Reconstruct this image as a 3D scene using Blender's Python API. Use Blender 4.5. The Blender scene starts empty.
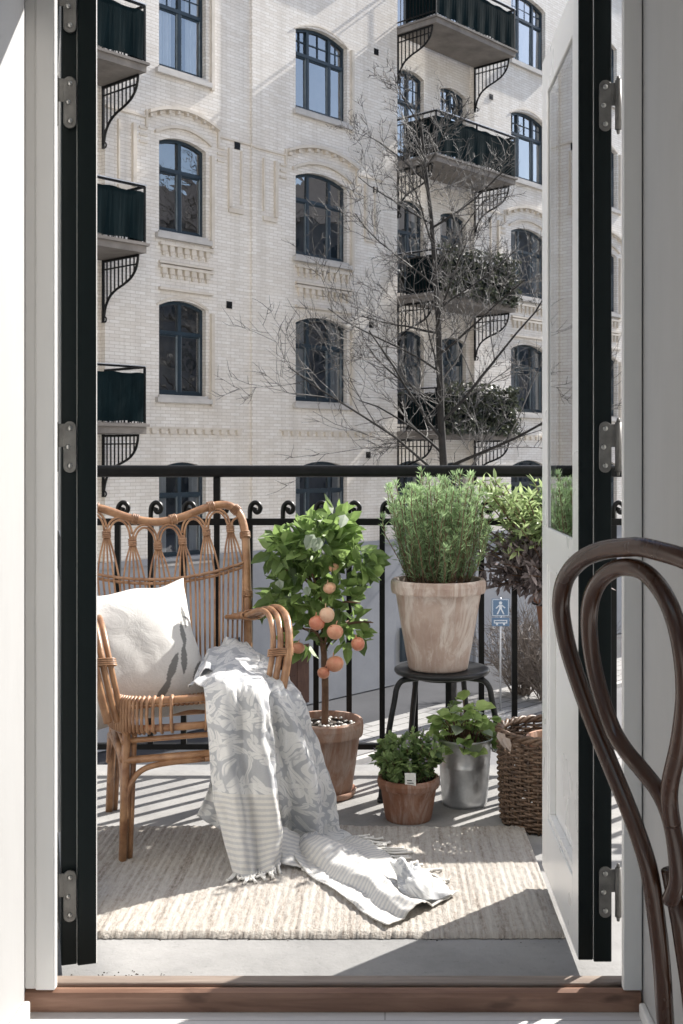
import bpy, math, random
from mathutils import Vector, Matrix, noise
random.seed(7)
R = math.radians
PI = math.pi
scene = bpy.context.scene
COL = scene.collection

# ------------------------------------------------------------------ camera model (metres; camera at origin looking +Y)
F, U0, V0, H = 1150.0, 385.0, 455.0, 1.18
FLOOR = -0.04            # balcony floor level
STREET = -4.6
def P(u, v, d):
    return Vector(((u - U0) / F * d, d, H - (v - V0) / F * d))
def G(u, v, h=0.0):      # point standing h above the balcony floor
    d = (H - FLOOR - h) * F / (v - V0)
    return P(u, v, d)

# ------------------------------------------------------------------ object helpers
def tag(o, label=None, cat=None, group=None, kind=None):
    if label: o['label'] = label
    if cat: o['category'] = cat
    if group: o['group'] = group
    if kind: o['kind'] = kind
    return o
def empty(name, loc=(0, 0, 0), rz=0.0):
    o = bpy.data.objects.new(name, None)
    COL.objects.link(o)
    o.location = loc
    o.rotation_euler = (0, 0, rz)
    o.empty_display_size = 0.1
    return o

class MB:
    def __init__(s):
        s.v = []; s.f = []; s.m = []; s.c = []; s.uv = {}; s.cur = 0; s.tint = 0.5
    def vert(s, p):
        s.v.append((p[0], p[1], p[2])); s.c.append(s.tint); return len(s.v) - 1
    def face(s, idx):
        s.f.append(tuple(idx)); s.m.append(s.cur)
    def poly(s, pts):
        s.face([s.vert(p) for p in pts])
    def box(s, lo, hi, mat=None):
        x0, y0, z0 = lo; x1, y1, z1 = hi
        p = [(x0,y0,z0),(x1,y0,z0),(x1,y1,z0),(x0,y1,z0),(x0,y0,z1),(x1,y0,z1),(x1,y1,z1),(x0,y1,z1)]
        if mat: p = [mat @ Vector(q) for q in p]
        i = [s.vert(q) for q in p]
        for q in ((0,3,2,1),(4,5,6,7),(0,1,5,4),(1,2,6,5),(2,3,7,6),(3,0,4,7)):
            s.face([i[k] for k in q])
    def tube(s, pts, r, n=8, closed=False, caps=True):
        pts = [Vector(p) for p in pts]
        N = len(pts)
        rs = r if isinstance(r, (list, tuple)) else [r] * N
        rings = []
        prev = None
        for i in range(N):
            if closed: t = pts[(i+1) % N] - pts[i-1]
            elif i == 0: t = pts[1] - pts[0]
            elif i == N-1: t = pts[-1] - pts[-2]
            else: t = pts[i+1] - pts[i-1]
            if t.length < 1e-9: t = Vector((0,0,1))
            t.normalize()
            if prev is None:
                a = Vector((0,0,1)) if abs(t.z) < .9 else Vector((1,0,0))
                x = t.cross(a).normalized()
            else:
                x = prev - t * prev.dot(t)
                if x.length < 1e-6: x = t.orthogonal()
                x.normalize()
            prev = x
            y = t.cross(x)
            rings.append([s.vert(pts[i] + (x*math.cos(2*PI*k/n) + y*math.sin(2*PI*k/n)) * rs[i]) for k in range(n)])
        for i in range(N if closed else N-1):
            a, b = rings[i], rings[(i+1) % N]
            for k in range(n):
                s.face([a[k], a[(k+1)%n], b[(k+1)%n], b[k]])
        if caps and not closed:
            s.face(rings[0][::-1]); s.face(rings[-1])
    def lathe(s, prof, n=32, c=(0,0,0), wob=0.0):
        rings = []
        for (r, z) in prof:
            rings.append([s.vert((c[0] + r*(1+wob*math.sin(3*2*PI*k/n+z*9))*math.cos(2*PI*k/n), c[1] + r*(1+wob*math.cos(2*2*PI*k/n+z*7))*math.sin(2*PI*k/n), c[2] + z)) for k in range(n)])
        for i in range(len(prof)-1):
            a, b = rings[i], rings[i+1]
            for k in range(n):
                s.face([a[k], a[(k+1)%n], b[(k+1)%n], b[k]])
        if prof[0][0] > 1e-4: s.face(rings[0][::-1])
        if prof[-1][0] > 1e-4: s.face(rings[-1])
    def leaf(s, p, d, nrm, L, W, fold=.25, droop=.2):
        d = d.normalized()
        side = d.cross(nrm)
        if side.length < 1e-5: side = d.orthogonal()
        side.normalize(); up = side.cross(d)
        a = p
        m1 = p + d*L*.35 - up*fold*W*.3
        m2 = p + d*L*.7 - up*(fold*W*.3 + droop*L*.15)
        t = p + d*L - up*droop*L*.45
        l1 = p + d*L*.3 + side*W*.5 + up*fold*W*.3
        l2 = p + d*L*.68 + side*W*.4 + up*(fold*W*.2 - droop*L*.12)
        r1 = p + d*L*.3 - side*W*.5 + up*fold*W*.3
        r2 = p + d*L*.68 - side*W*.4 + up*(fold*W*.2 - droop*L*.12)
        i = [s.vert(q) for q in (a, l1, m1, r1, l2, m2, r2, t)]
        for q in ((0,2,1),(0,3,2),(1,2,5,4),(2,3,6,5),(4,5,7),(5,6,7)):
            s.face([i[k] for k in q])
    def blade(s, p, d, nrm, L, W):
        d = d.normalized(); side = d.cross(nrm)
        if side.length < 1e-5: side = d.orthogonal()
        side.normalize()
        i = [s.vert(q) for q in (p, p + d*L*.45 + side*W*.5, p + d*L, p + d*L*.45 - side*W*.5)]
        s.face(i)
    def build(s, name, mats, parent=None, smooth=False, loc=None, tint=False, bevel=0, solid=0, bseg=2):
        me = bpy.data.meshes.new(name)
        me.from_pydata(s.v, [], s.f)
        if not isinstance(mats, (list, tuple)): mats = [mats]
        for m in mats: me.materials.append(m)
        me.polygons.foreach_set('material_index', s.m)
        if smooth: me.polygons.foreach_set('use_smooth', [True]*len(s.f))
        if tint:
            at = me.attributes.new('tint', 'FLOAT', 'POINT')
            at.data.foreach_set('value', s.c)
        if s.uv:
            ul = me.uv_layers.new(name='UVMap')
            for lp in me.loops:
                ul.data[lp.index].uv = s.uv.get(lp.vertex_index, (0, 0))
        me.update()
        o = bpy.data.objects.new(name, me)
        COL.objects.link(o)
        if parent is not None: o.parent = parent
        if loc is not None: o.location = loc
        if solid:
            md = o.modifiers.new('thick', 'SOLIDIFY'); md.thickness = solid; md.offset = 0
        if bevel:
            md = o.modifiers.new('edge', 'BEVEL'); md.width = bevel; md.segments = bseg; md.limit_method = 'ANGLE'; md.angle_limit = R(40)
        return o

def cr(pts, n=8, closed=False):
    """Catmull-Rom through points"""
    pts = [Vector(p) for p in pts]
    out = []
    N = len(pts)
    rng = range(N) if closed else range(N-1)
    for i in rng:
        if closed: p0, p1, p2, p3 = pts[i-1], pts[i], pts[(i+1)%N], pts[(i+2)%N]
        else: p0, p1, p2, p3 = pts[max(i-1,0)], pts[i], pts[i+1], pts[min(i+2,N-1)]
        for k in range(n):
            t = k/n
            out.append(.5*((2*p1) + (p2-p0)*t + (2*p0-5*p1+4*p2-p3)*t*t + (3*p1-p0-3*p2+p3)*t**3))
    if not closed: out.append(pts[-1])
    return out

# ------------------------------------------------------------------ material helpers
class NT:
    def __init__(s, name):
        s.mat = bpy.data.materials.new(name); s.mat.use_nodes = True
        s.t = s.mat.node_tree; s.n = s.t.nodes; s.l = s.t.links
        s.bsdf = s.n['Principled BSDF']; s.out = s.n['Material Output']
    def node(s, typ, ins=None, **kw):
        nd = s.n.new(typ)
        for k, v in kw.items(): setattr(nd, k, v)
        for k, v in (ins or {}).items(): s.set(nd.inputs[k], v)
        return nd
    def set(s, inp, v):
        if isinstance(v, bpy.types.NodeSocket): s.l.new(v, inp)
        elif isinstance(v, bpy.types.Node): s.l.new(v.outputs[0], inp)
        else:
            if isinstance(v, (tuple, list)) and len(v) == 3 and inp.type == 'RGBA': v = (*v, 1)
            inp.default_value = v
    def math(s, op, a, b=0.0, c=0.0, clamp=False):
        nd = s.n.new('ShaderNodeMath'); nd.operation = op; nd.use_clamp = clamp
        s.set(nd.inputs[0], a); s.set(nd.inputs[1], b); s.set(nd.inputs[2], c)
        return nd.outputs[0]
    def mix(s, f, a, b, blend='MIX'):
        nd = s.n.new('ShaderNodeMix'); nd.data_type = 'RGBA'; nd.blend_type = blend
        s.set(nd.inputs['Factor'], f); s.set(nd.inputs[6], a); s.set(nd.inputs[7], b)
        return nd.outputs[2]
    def ramp(s, f, stops):
        nd = s.n.new('ShaderNodeValToRGB')
        while len(nd.color_ramp.elements) < len(stops): nd.color_ramp.elements.new(.5)
        for e, (p, c) in zip(nd.color_ramp.elements, stops):
            e.position = p; e.color = (*c, 1) if len(c) == 3 else c
        s.set(nd.inputs[0], f)
        return nd.outputs[0]
    def coord(s, kind='Object'):
        return s.node('ShaderNodeTexCoord').outputs[kind]
    def mapping(s, vec, scale=(1,1,1), loc=(0,0,0), rot=(0,0,0)):
        return s.node('ShaderNodeMapping', {'Vector': vec, 'Scale': scale, 'Location': loc, 'Rotation': rot}).outputs[0]
    def noise(s, vec, scale=5, detail=4, rough=.5, dist=0):
        return s.node('ShaderNodeTexNoise', {'Vector': vec, 'Scale': scale, 'Detail': detail, 'Roughness': rough, 'Distortion': dist}).outputs[0]
    def bump(s, h, strength=.3, dist=.01):
        b = s.node('ShaderNodeBump', {'Height': h, 'Strength': strength, 'Distance': dist})
        s.l.new(b.outputs[0], s.bsdf.inputs['Normal'])
    def base(s, col=None, rough=None, metal=None, spec=None):
        if col is not None: s.set(s.bsdf.inputs['Base Color'], col)
        if rough is not None: s.set(s.bsdf.inputs['Roughness'], rough)
        if metal is not None: s.set(s.bsdf.inputs['Metallic'], metal)
        if spec is not None: s.set(s.bsdf.inputs['Specular IOR Level'], spec)

def mottled(name, c1, c2, scale=6, rough=.6, bump=.15, bscale=60, metal=0, bdist=.004, spec=.5, stretch=(1,1,1)):
    m = NT(name); co = m.mapping(m.coord(), stretch)
    f = m.noise(co, scale, 5, .6)
    m.base(m.ramp(f, [(.3, c1), (.7, c2)]), None, metal, spec)
    m.set(m.bsdf.inputs['Roughness'], m.math('ADD', m.math('MULTIPLY', m.noise(co, scale*2.3, 3), .25), rough - .12))
    m.bump(m.noise(co, bscale, 4, .6), bump, bdist)
    return m.mat

def leafmat(name, dark, light, trans=.35, rough=.5):
    m = NT(name)
    at = m.node('ShaderNodeAttribute', attribute_name='tint')
    f = at.outputs['Fac']
    nz = m.noise(m.coord(), 60, 2)
    f2 = m.math('ADD', f, m.math('MULTIPLY', m.math('SUBTRACT', nz, .5), .3), clamp=True)
    col = m.mix(f2, dark, light)
    m.base(col, rough, 0, .4)
    tr = m.node('ShaderNodeBsdfTranslucent', {'Color': m.mix(.5, col, tuple(min(1, x*1.6) for x in light))})
    mx = m.node('ShaderNodeMixShader', {0: trans, 1: m.bsdf.outputs[0], 2: tr.outputs[0]})
    m.l.new(mx.outputs[0], m.out.inputs[0])
    return m.mat

M = {}
M['white_paint'] = mottled('white_paint', (.73,.72,.70), (.79,.78,.76), 4, .45, .14, 30, stretch=(3,3,.4))
M['white_gloss'] = mottled('white_gloss', (.79,.785,.77), (.84,.835,.82), 2, .30, .02, 9)
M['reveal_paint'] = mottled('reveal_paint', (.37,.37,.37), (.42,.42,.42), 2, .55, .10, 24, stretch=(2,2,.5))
M['wall_paint'] = mottled('wall_paint', (.80,.79,.77), (.84,.83,.81), 2, .8, .08, 40)
M['ceiling_paint'] = mottled('ceiling_paint', (.78,.77,.75), (.82,.81,.79), 2, .85, .05, 40)
M['green_paint'] = mottled('green_paint', (.002,.005,.0055), (.004,.009,.0095), 4, .45, .12, 30, stretch=(1,1,.12), spec=.2)
M['iron'] = mottled('iron', (.003,.0035,.004), (.008,.0085,.009), 20, .42, .2, 90, spec=.2)
M['hinge_steel'] = mottled('hinge_steel', (.10,.098,.092), (.19,.185,.175), 30, .5, .1, 90, metal=.3)
M['screw'] = mottled('screw', (.35,.35,.34), (.4,.4,.38), 30, .3, .1, 90, metal=.9)
M['rattan'] = mottled('rattan', (.19,.085,.040), (.47,.27,.145), 16, .34, .25, 120, spec=.5)
M['rattan_wrap'] = mottled('rattan_wrap', (.19,.09,.045), (.44,.26,.15), 22, .42, .3, 150)
M['bentwood'] = mottled('bentwood', (.032,.013,.007), (.066,.029,.016), 4, .24, .004, 40, stretch=(3,3,.6))
M['stool_paint'] = mottled('stool_paint', (.010,.011,.012), (.024,.025,.027), 14, .36, .15, 60, spec=.3)
M['soil'] = mottled('soil', (.02,.014,.010), (.06,.045,.032), 40, .9, .8, 90, bdist=.01)
M['bark'] = mottled('bark', (.10,.055,.035), (.20,.12,.075), 30, .8, .5, 80)
M['citrus_leaf'] = leafmat('citrus_leaf', (.020,.045,.016), (.30,.43,.14), .35)
M['pale_leaf'] = leafmat('pale_leaf', (.22,.28,.20), (.46,.51,.44), .3)
M['rosemary_leaf'] = leafmat('rosemary_leaf', (.065,.115,.050), (.38,.52,.27), .3)
M['sage_leaf'] = leafmat('sage_leaf', (.055,.042,.045), (.36,.31,.31), .25)
M['sage_green_leaf'] = leafmat('sage_green_leaf', (.12,.18,.07), (.46,.56,.28), .35)
M['herb_leaf'] = leafmat('herb_leaf', (.035,.070,.026), (.34,.45,.18), .35)
M['mint_leaf'] = leafmat('mint_leaf', (.06,.12,.04), (.38,.50,.18), .35)
M['herb_flower'] = leafmat('herb_flower', (.20,.17,.22), (.42,.38,.45), .2)
M['dry_leaf'] = leafmat('dry_leaf', (.26,.20,.16), (.42,.35,.30), .2)
M['paper'] = mottled('paper', (.75,.74,.70), (.82,.81,.78), 8, .8, .05, 50)

def fruit_mat():
    m = NT('fruit_skin'); co = m.coord()
    rnd_ = m.node('ShaderNodeObjectInfo').outputs['Random']
    f = m.math('ADD', m.math('MULTIPLY', m.noise(co, 26, 4, .6), .7), m.math('MULTIPLY', rnd_, .45))
    m.base(m.ramp(f, [(.38, (.80,.54,.38)), (.62, (.76,.40,.25)), (.85, (.66,.24,.15))]), .34, 0, .5)
    m.bump(m.noise(co, 160, 2), .25, .002)
    return m.mat
M['fruit'] = fruit_mat()

def terracotta(name, a, b, lime=.3, wet=False):
    m = NT(name); co = m.coord()
    f = m.noise(co, 9, 6, .65)
    c = m.ramp(f, [(.3, a), (.7, b)])
    lm = m.ramp(m.noise(m.mapping(co, (1,1,.35)), 14, 6, .7, 1.2), [(.48, (0,0,0)), (.62, (1,1,1))])
    c = m.mix(m.math('MULTIPLY', lm, lime), c, (.66,.60,.55))
    st = m.ramp(m.noise(m.mapping(co, (1,1,.12)), 40, 3, .6), [(.5, (0,0,0)), (.75, (1,1,1))])
    c = m.mix(m.math('MULTIPLY', st, lime*.5), c, (.62,.58,.55))
    m.base(c, .82, 0, .25)
    m.bump(m.noise(co, 70, 5, .6), .25, .004)
    return m.mat
M['terracotta_pale'] = terracotta('terracotta_pale', (.36,.26,.215), (.51,.41,.355), .8)
M['terracotta_old'] = terracotta('terracotta_old', (.30,.165,.115), (.42,.26,.19), .35)
M['terracotta_red'] = terracotta('terracotta_red', (.17,.075,.045), (.29,.145,.09), .22)

def zinc():
    m = NT('zinc'); co = m.coord()
    v = m.node('ShaderNodeTexVoronoi', {'Vector': co, 'Scale': 45.0}).outputs['Color']
    m.base(m.ramp(m.noise(co, 12, 5, .7), [(.3, (.46,.47,.48)), (.7, (.70,.71,.72))]), .34, .75)
    m.set(m.bsdf.inputs['Roughness'], m.math('ADD', .28, m.math('MULTIPLY', m.node('ShaderNodeSeparateColor', {0: v}).outputs[0], .25)))
    m.bump(m.noise(co, 25, 3), .15, .006)
    return m.mat
M['zinc'] = zinc()

def wicker(name, a, b):
    m = NT(name); co = m.coord()
    m.base(m.ramp(m.noise(co, 45, 4, .7), [(.3, a), (.72, b)]), .5, 0, .4)
    m.bump(m.noise(co, 200, 2), .3, .002)
    return m.mat
M['wicker'] = wicker('wicker', (.040,.025,.017), (.21,.135,.088))

def concrete(name, a, b, scale=2.2):
    m = NT(name); co = m.coord()
    f = m.noise(co, scale, 8, .65)
    c = m.ramp(f, [(.3, a), (.7, b)])
    sp = m.ramp(m.noise(co, 55, 4, .75), [(.58, (1,1,1)), (.74, (.55,.55,.55))])
    c = m.mix(.5, c, m.mix(1, c, sp, 'MULTIPLY'))
    m.base(c, .85, 0, .3)
    m.bump(m.noise(co, 45, 6, .7), .35, .006)
    return m.mat
M['balcony_concrete'] = concrete('balcony_concrete', (.20,.198,.195), (.34,.335,.325), 3.0)
M['step_concrete'] = concrete('step_concrete', (.20,.20,.198), (.30,.297,.293), 4)
M['slab_concrete'] = concrete('slab_concrete', (.13,.118,.108), (.25,.23,.21), 1.6)
M['plinth'] = concrete('plinth', (.24,.25,.27), (.33,.34,.36), .6)
M['pavement'] = concrete('pavement', (.33,.32,.31), (.42,.41,.40), .5)
def paving():
    m = NT('pavement_slabs'); co = m.coord()
    br = m.node('ShaderNodeTexBrick', {'Vector': m.mapping(co, (1,1,1), (0,0,0), (0,0,-(PI/2-R(41.5)))), 'Color1': (.31,.305,.30,1), 'Color2': (.40,.395,.385,1), 'Mortar': (.14,.135,.13,1), 'Scale': 1.0, 'Mortar Size': .018, 'Brick Width': .7, 'Row Height': .35})
    c = m.mix(1, br.outputs[0], m.ramp(m.noise(co, .7, 6, .65), [(.3, (.72,.72,.72)), (.7, (1,1,1))]), 'MULTIPLY')
    m.base(c, .85, 0, .3)
    return m.mat
M['pavement'] = paving()
M['asphalt'] = concrete('asphalt', (.13,.13,.135), (.20,.20,.205), .35)
M['asphalt_shadow'] = concrete('asphalt_shadow', (.035,.037,.043), (.06,.062,.07), .5)  # dark tone of the painted shadow strip along the building
M['render_wall'] = concrete('render_wall', (.68,.665,.645), (.76,.745,.725), .4)
M['house_grey'] = concrete('house_grey', (.12,.12,.125), (.18,.18,.185), .4)
M['roof_tile'] = mottled('roof_tile', (.06,.05,.05), (.10,.085,.08), 5, .8, .3, 30)

def floorboards():
    m = NT('floorboards'); co = m.coord()
    br = m.node('ShaderNodeTexBrick', {'Vector': m.mapping(co, (1,1,1)), 'Color1': (.66,.65,.65,1), 'Color2': (.70,.69,.69,1), 'Mortar': (.25,.24,.23,1), 'Scale': 1.0, 'Mortar Size': .002, 'Brick Width': 3.0, 'Row Height': .16})
    c = m.mix(.35, br.outputs[0], m.ramp(m.noise(m.mapping(co, (.6,8,1)), 6, 5), [(.3, (.58,.57,.57)), (.7, (.74,.73,.73))]))
    m.base(c, .4, 0, .4)
    m.bump(m.noise(m.mapping(co, (1,10,1)), 9, 4), .12, .004)
    return m.mat
M['floorboards'] = floorboards()

def wood(name, a, b, axis='X'):
    m = NT(name); co = m.coord()
    sc = (1.2,14,14) if axis == 'X' else (14,14,1.2)
    f = m.noise(m.mapping(co, sc), 3, 6, .6, .6)
    c = m.ramp(f, [(.25, a), (.75, b)])
    kn = m.ramp(m.noise(m.mapping(co, (3,9,9)), 2.2, 3), [(.62, (0,0,0)), (.72, (1,1,1))])
    c = m.mix(m.math('MULTIPLY', kn, .6), c, tuple(x*.45 for x in a))
    m.base(c, .5, 0, .4)
    m.bump(f, .15, .003)
    return m.mat
M['sill_wood'] = wood('sill_wood', (.17,.085,.055), (.38,.225,.155))
M['sill_worn'] = wood('sill_worn', (.15,.11,.088), (.34,.285,.24))
M['door_wood_dark'] = wood('door_wood_dark', (.045,.02,.014), (.09,.045,.03), 'Z')

def brick_mat():
    m = NT('cream_brick'); co = m.coord()
    sep = m.node('ShaderNodeSeparateXYZ', {0: co})
    xy = m.node('ShaderNodeCombineXYZ', {0: m.math('ADD', sep.outputs[0], sep.outputs[1]), 1: sep.outputs[2], 2: 0.0}).outputs[0]
    br = m.node('ShaderNodeTexBrick', {'Vector': xy, 'Color1': (.71,.675,.625,1), 'Color2': (.81,.79,.755,1), 'Mortar': (.57,.535,.485,1), 'Scale': 1.0, 'Mortar Size': .007, 'Mortar Smooth': .2, 'Bias': -.1, 'Brick Width': .25, 'Row Height': .07})
    v = m.noise(co, .35, 5, .6)
    c = m.mix(1, br.outputs[0], m.ramp(v, [(.3, (.86,.84,.82)), (.7, (1,1,1))]), 'MULTIPLY')
    st = m.ramp(m.noise(m.mapping(co, (2.2,2.2,.16)), 1.3, 6, .7), [(.47, (0,0,0)), (.75, (1,1,1))])
    c = m.mix(m.math('MULTIPLY', st, .42), c, (.40,.36,.31))
    pt = m.ramp(m.noise(co, .9, 3, .5), [(.60, (0,0,0)), (.64, (1,1,1))])
    c = m.mix(m.math('MULTIPLY', pt, .16), c, (.86,.83,.78))
    m.base(c, .75, 0, .3)
    b = m.node('ShaderNodeBump', {'Height': br.outputs['Fac'], 'Strength': .45, 'Distance': .010}, invert=True)
    m.l.new(b.outputs[0], m.bsdf.inputs['Normal'])
    return m.mat
M['brick'] = brick_mat()
M['trim_stone'] = mottled('trim_stone', (.52,.47,.40), (.64,.59,.52), 3, .75, .2, 30)
M['sill_stone'] = mottled('sill_stone', (.40,.385,.365), (.52,.50,.475), 3, .7, .2, 30)
M['window_blue'] = mottled('window_blue', (.008,.018,.028), (.014,.030,.045), 4, .4, .05, 20)
M['sash_grey'] = mottled('sash_grey', (.10,.13,.15), (.20,.23,.25), 4, .5, .05, 20)
M['screen_fabric'] = mottled('screen_fabric', (.003,.0075,.009), (.006,.0135,.016), 6, .95, .3, 40, spec=.05, stretch=(1,1,.25))
M['galv'] = mottled('galv', (.45,.46,.48), (.62,.63,.65), 12, .35, .1, 60, metal=.5)
M['curtain'] = mottled('curtain', (.58,.58,.58), (.74,.74,.73), 8, .9, .2, 30, stretch=(1,1,.2))
M['interior_dark'] = mottled('interior_dark', (.01,.01,.012), (.12,.105,.09), .9, .9, .05, 10)
M['sign_blue'] = mottled('sign_blue', (.07,.14,.24), (.11,.19,.30), 6, .4, .03, 20)
M['sign_white'] = mottled('sign_white', (.55,.60,.66), (.68,.72,.76), 6, .5, .03, 20)
M['tree_bark'] = mottled('tree_bark', (.008,.007,.0065), (.030,.027,.024), 6, .85, .5, 30)
M['twig'] = mottled('twig', (.004,.0035,.003), (.20,.19,.18), 3.2, .7, .2, 30)  # lighter noise patches stand in for sun glints on dark twigs
M['shrub_twig'] = mottled('shrub_twig', (.07,.055,.045), (.24,.20,.17), 9, .7, .2, 30)
M['ivy_leaf'] = leafmat('ivy_leaf', (.010,.014,.010), (.10,.115,.07), .15)

def glass_thin(name, tint=(1,1,1), rough=0.0, boost=1.0, under=None):
    m = NT(name)
    fr = m.node('ShaderNodeFresnel', {'IOR': 1.5}).outputs[0]
    f = m.math('DIVIDE', m.math('MULTIPLY', fr, 2*boost), m.math('ADD', 1.0, fr), clamp=True)
    gl = m.node('ShaderNodeBsdfGlossy', {'Color': (.96,.98,1,1), 'Roughness': rough})
    if rough > 0:
        bp = m.node('ShaderNodeBump', {'Height': m.noise(m.coord(), 1.6, 2), 'Strength': .25, 'Distance': .03})
        m.l.new(bp.outputs[0], gl.inputs['Normal'])
    tr = m.node('ShaderNodeBsdfTransparent', {'Color': (*tint, 1)})
    mx = m.node('ShaderNodeMixShader', {0: f, 1: tr.outputs[0], 2: gl.outputs[0]})
    m.l.new(mx.outputs[0], m.out.inputs[0])
    m.n.remove(m.bsdf)
    return m.mat
M['door_glass'] = glass_thin('door_glass', (.93,.95,.95))
M['window_glass'] = glass_thin('window_glass', (.82,.86,.90), 0.01, 3.0)

def rug_mat():
    m = NT('jute_rug'); co = m.coord()
    n1 = m.noise(m.mapping(co, (42, 1.4, 1)), 1.0, 3, .7)
    n2 = m.noise(m.mapping(co, (130, 9, 1)), 1.0, 4, .7)
    n3 = m.noise(m.mapping(co, (85, 34, 1)), 1.0, 4, .8)
    f = m.math('ADD', m.math('MULTIPLY', n1, .40), m.math('ADD', m.math('MULTIPLY', n2, .22), m.math('MULTIPLY', n3, .40)))
    c = m.ramp(f, [(.35, (.11,.088,.072)), (.42, (.29,.255,.222)), (.50, (.41,.378,.34)), (.62, (.50,.475,.435))])
    m.base(c, .95, 0, .1)
    m.bump(m.math('ADD', n3, m.noise(co, 160, 3, .7)), .7, .008)
    return m.mat
M['rug'] = rug_mat()

def cloth_mat():
    m = NT('throw_cloth')
    uv = m.node('ShaderNodeUVMap').outputs[0]
    sep = m.node('ShaderNodeSeparateXYZ', {0: uv}); X, Y = sep.outputs[0], sep.outputs[1]
    at = m.node('ShaderNodeAttribute', attribute_name='tint').outputs['Fac']   # 0 floral, 1 striped
    # floral: two lattices of five-petalled flowers on a grey ground, with thin outlines
    def flowers(sx, ox, oy, petals, rmax, wob):
        nz = m.node('ShaderNodeTexNoise', {'Vector': uv, 'Scale': 9.0, 'Detail': 1.0})
        ns = m.node('ShaderNodeSeparateColor', {0: nz.outputs['Color']})
        x = m.math('ADD', m.math('MULTIPLY', X, sx), m.math('ADD', ox, m.math('MULTIPLY', ns.outputs[0], wob)))
        y = m.math('ADD', m.math('MULTIPLY', Y, sx), m.math('ADD', oy, m.math('MULTIPLY', ns.outputs[1], wob)))
        row = m.math('FLOOR', y)
        x = m.math('ADD', x, m.math('MULTIPLY', m.math('MODULO', m.math('ABSOLUTE', row), 2.0), .5))
        fx = m.math('SUBTRACT', m.math('FRACT', x), .5); fy = m.math('SUBTRACT', m.math('FRACT', y), .5)
        r = m.math('SQRT', m.math('ADD', m.math('MULTIPLY', fx, fx), m.math('MULTIPLY', fy, fy)))
        a = m.math('ARCTAN2', fy, fx)
        a = m.math('ADD', a, m.math('ADD', m.math('MULTIPLY', row, 1.3), m.math('FLOOR', x)))
        pet = m.math('MULTIPLY', m.math('ADD', .30, m.math('MULTIPLY', m.math('ABSOLUTE', m.math('COSINE', m.math('MULTIPLY', a, petals/2))), .70)), rmax)
        d = m.math('SUBTRACT', pet, r)
        fill = m.math('MULTIPLY', d, 30.0, clamp=True)
        vein = m.math('LESS_THAN', m.math('ABSOLUTE', m.math('SINE', m.math('MULTIPLY', a, petals/2))), .12)
        core = m.math('LESS_THAN', r, .07)
        dark = m.math('MAXIMUM', m.math('MULTIPLY', vein, m.math('GREATER_THAN', r, .06)), core)
        return m.math('MULTIPLY', fill, m.math('SUBTRACT', 1.0, m.math('MULTIPLY', dark, .65)))
    a1 = flowers(9.5, 0.2, 0.1, 5, .52, 1.5)
    a2 = flowers(17.0, .7, .45, 3, .46, 2.2)
    fl = m.math('MAXIMUM', a1, m.math('MULTIPLY', a2, .85))
    floral = m.mix(fl, (.54,.55,.57), (.83,.825,.81))
    st = m.math('SINE', m.math('MULTIPLY', Y, 2*PI/.0165))
    stripe = m.mix(m.ramp(m.math('ADD', m.math('MULTIPLY', st, .5), .5), [(.48, (0,0,0)), (.60, (1,1,1))]), (.81,.79,.75), (.66,.655,.65))
    c = m.mix(m.math('GREATER_THAN', at, .5), floral, stripe)
    c = m.mix(.25, c, m.mix(1, c, m.ramp(m.noise(uv, 240, 2), [(.3, (.7,.7,.7)), (.7, (1,1,1))]), 'MULTIPLY'))
    m.base(c, .9, 0, .15)
    m.set(m.bsdf.inputs['Sheen Weight'], .15)
    m.bump(m.math('ADD', m.noise(uv, 30, 4, .6), m.math('MULTIPLY', m.noise(uv, 400, 2), .4)), .35, .006)
    tr = m.node('ShaderNodeBsdfTranslucent', {'Color': c})
    mx = m.node('ShaderNodeMixShader', {0: .30, 1: m.bsdf.outputs[0], 2: tr.outputs[0]})
    m.l.new(mx.outputs[0], m.out.inputs[0])
    return m.mat
M['cloth'] = cloth_mat()
M['fringe'] = mottled('fringe', (.64,.62,.58), (.74,.72,.68), 30, .9, .3, 120)

def linen():
    m = NT('pillow_linen'); co = m.coord()
    at = m.node('ShaderNodeAttribute', attribute_name='tint').outputs['Fac']
    f = m.noise(m.mapping(co, (1,1,1)), 180, 3, .7)
    c = m.mix(m.math('MULTIPLY', at, 1.0, clamp=True), m.ramp(f, [(.3, (.60,.585,.56)), (.7, (.68,.665,.64))]), (.20,.20,.195))
    m.base(c, .95, 0, .1)
    m.bump(m.math('ADD', m.math('MULTIPLY', m.noise(co, 14, 4, .6, .6), 1.6), m.math('MULTIPLY', f, .15)), .25, .010)
    tr = m.node('ShaderNodeBsdfTranslucent', {'Color': c})
    mx = m.node('ShaderNodeMixShader', {0: .08, 1: m.bsdf.outputs[0], 2: tr.outputs[0]})
    m.l.new(mx.outputs[0], m.out.inputs[0])
    return m.mat
M['linen'] = linen()

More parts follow.
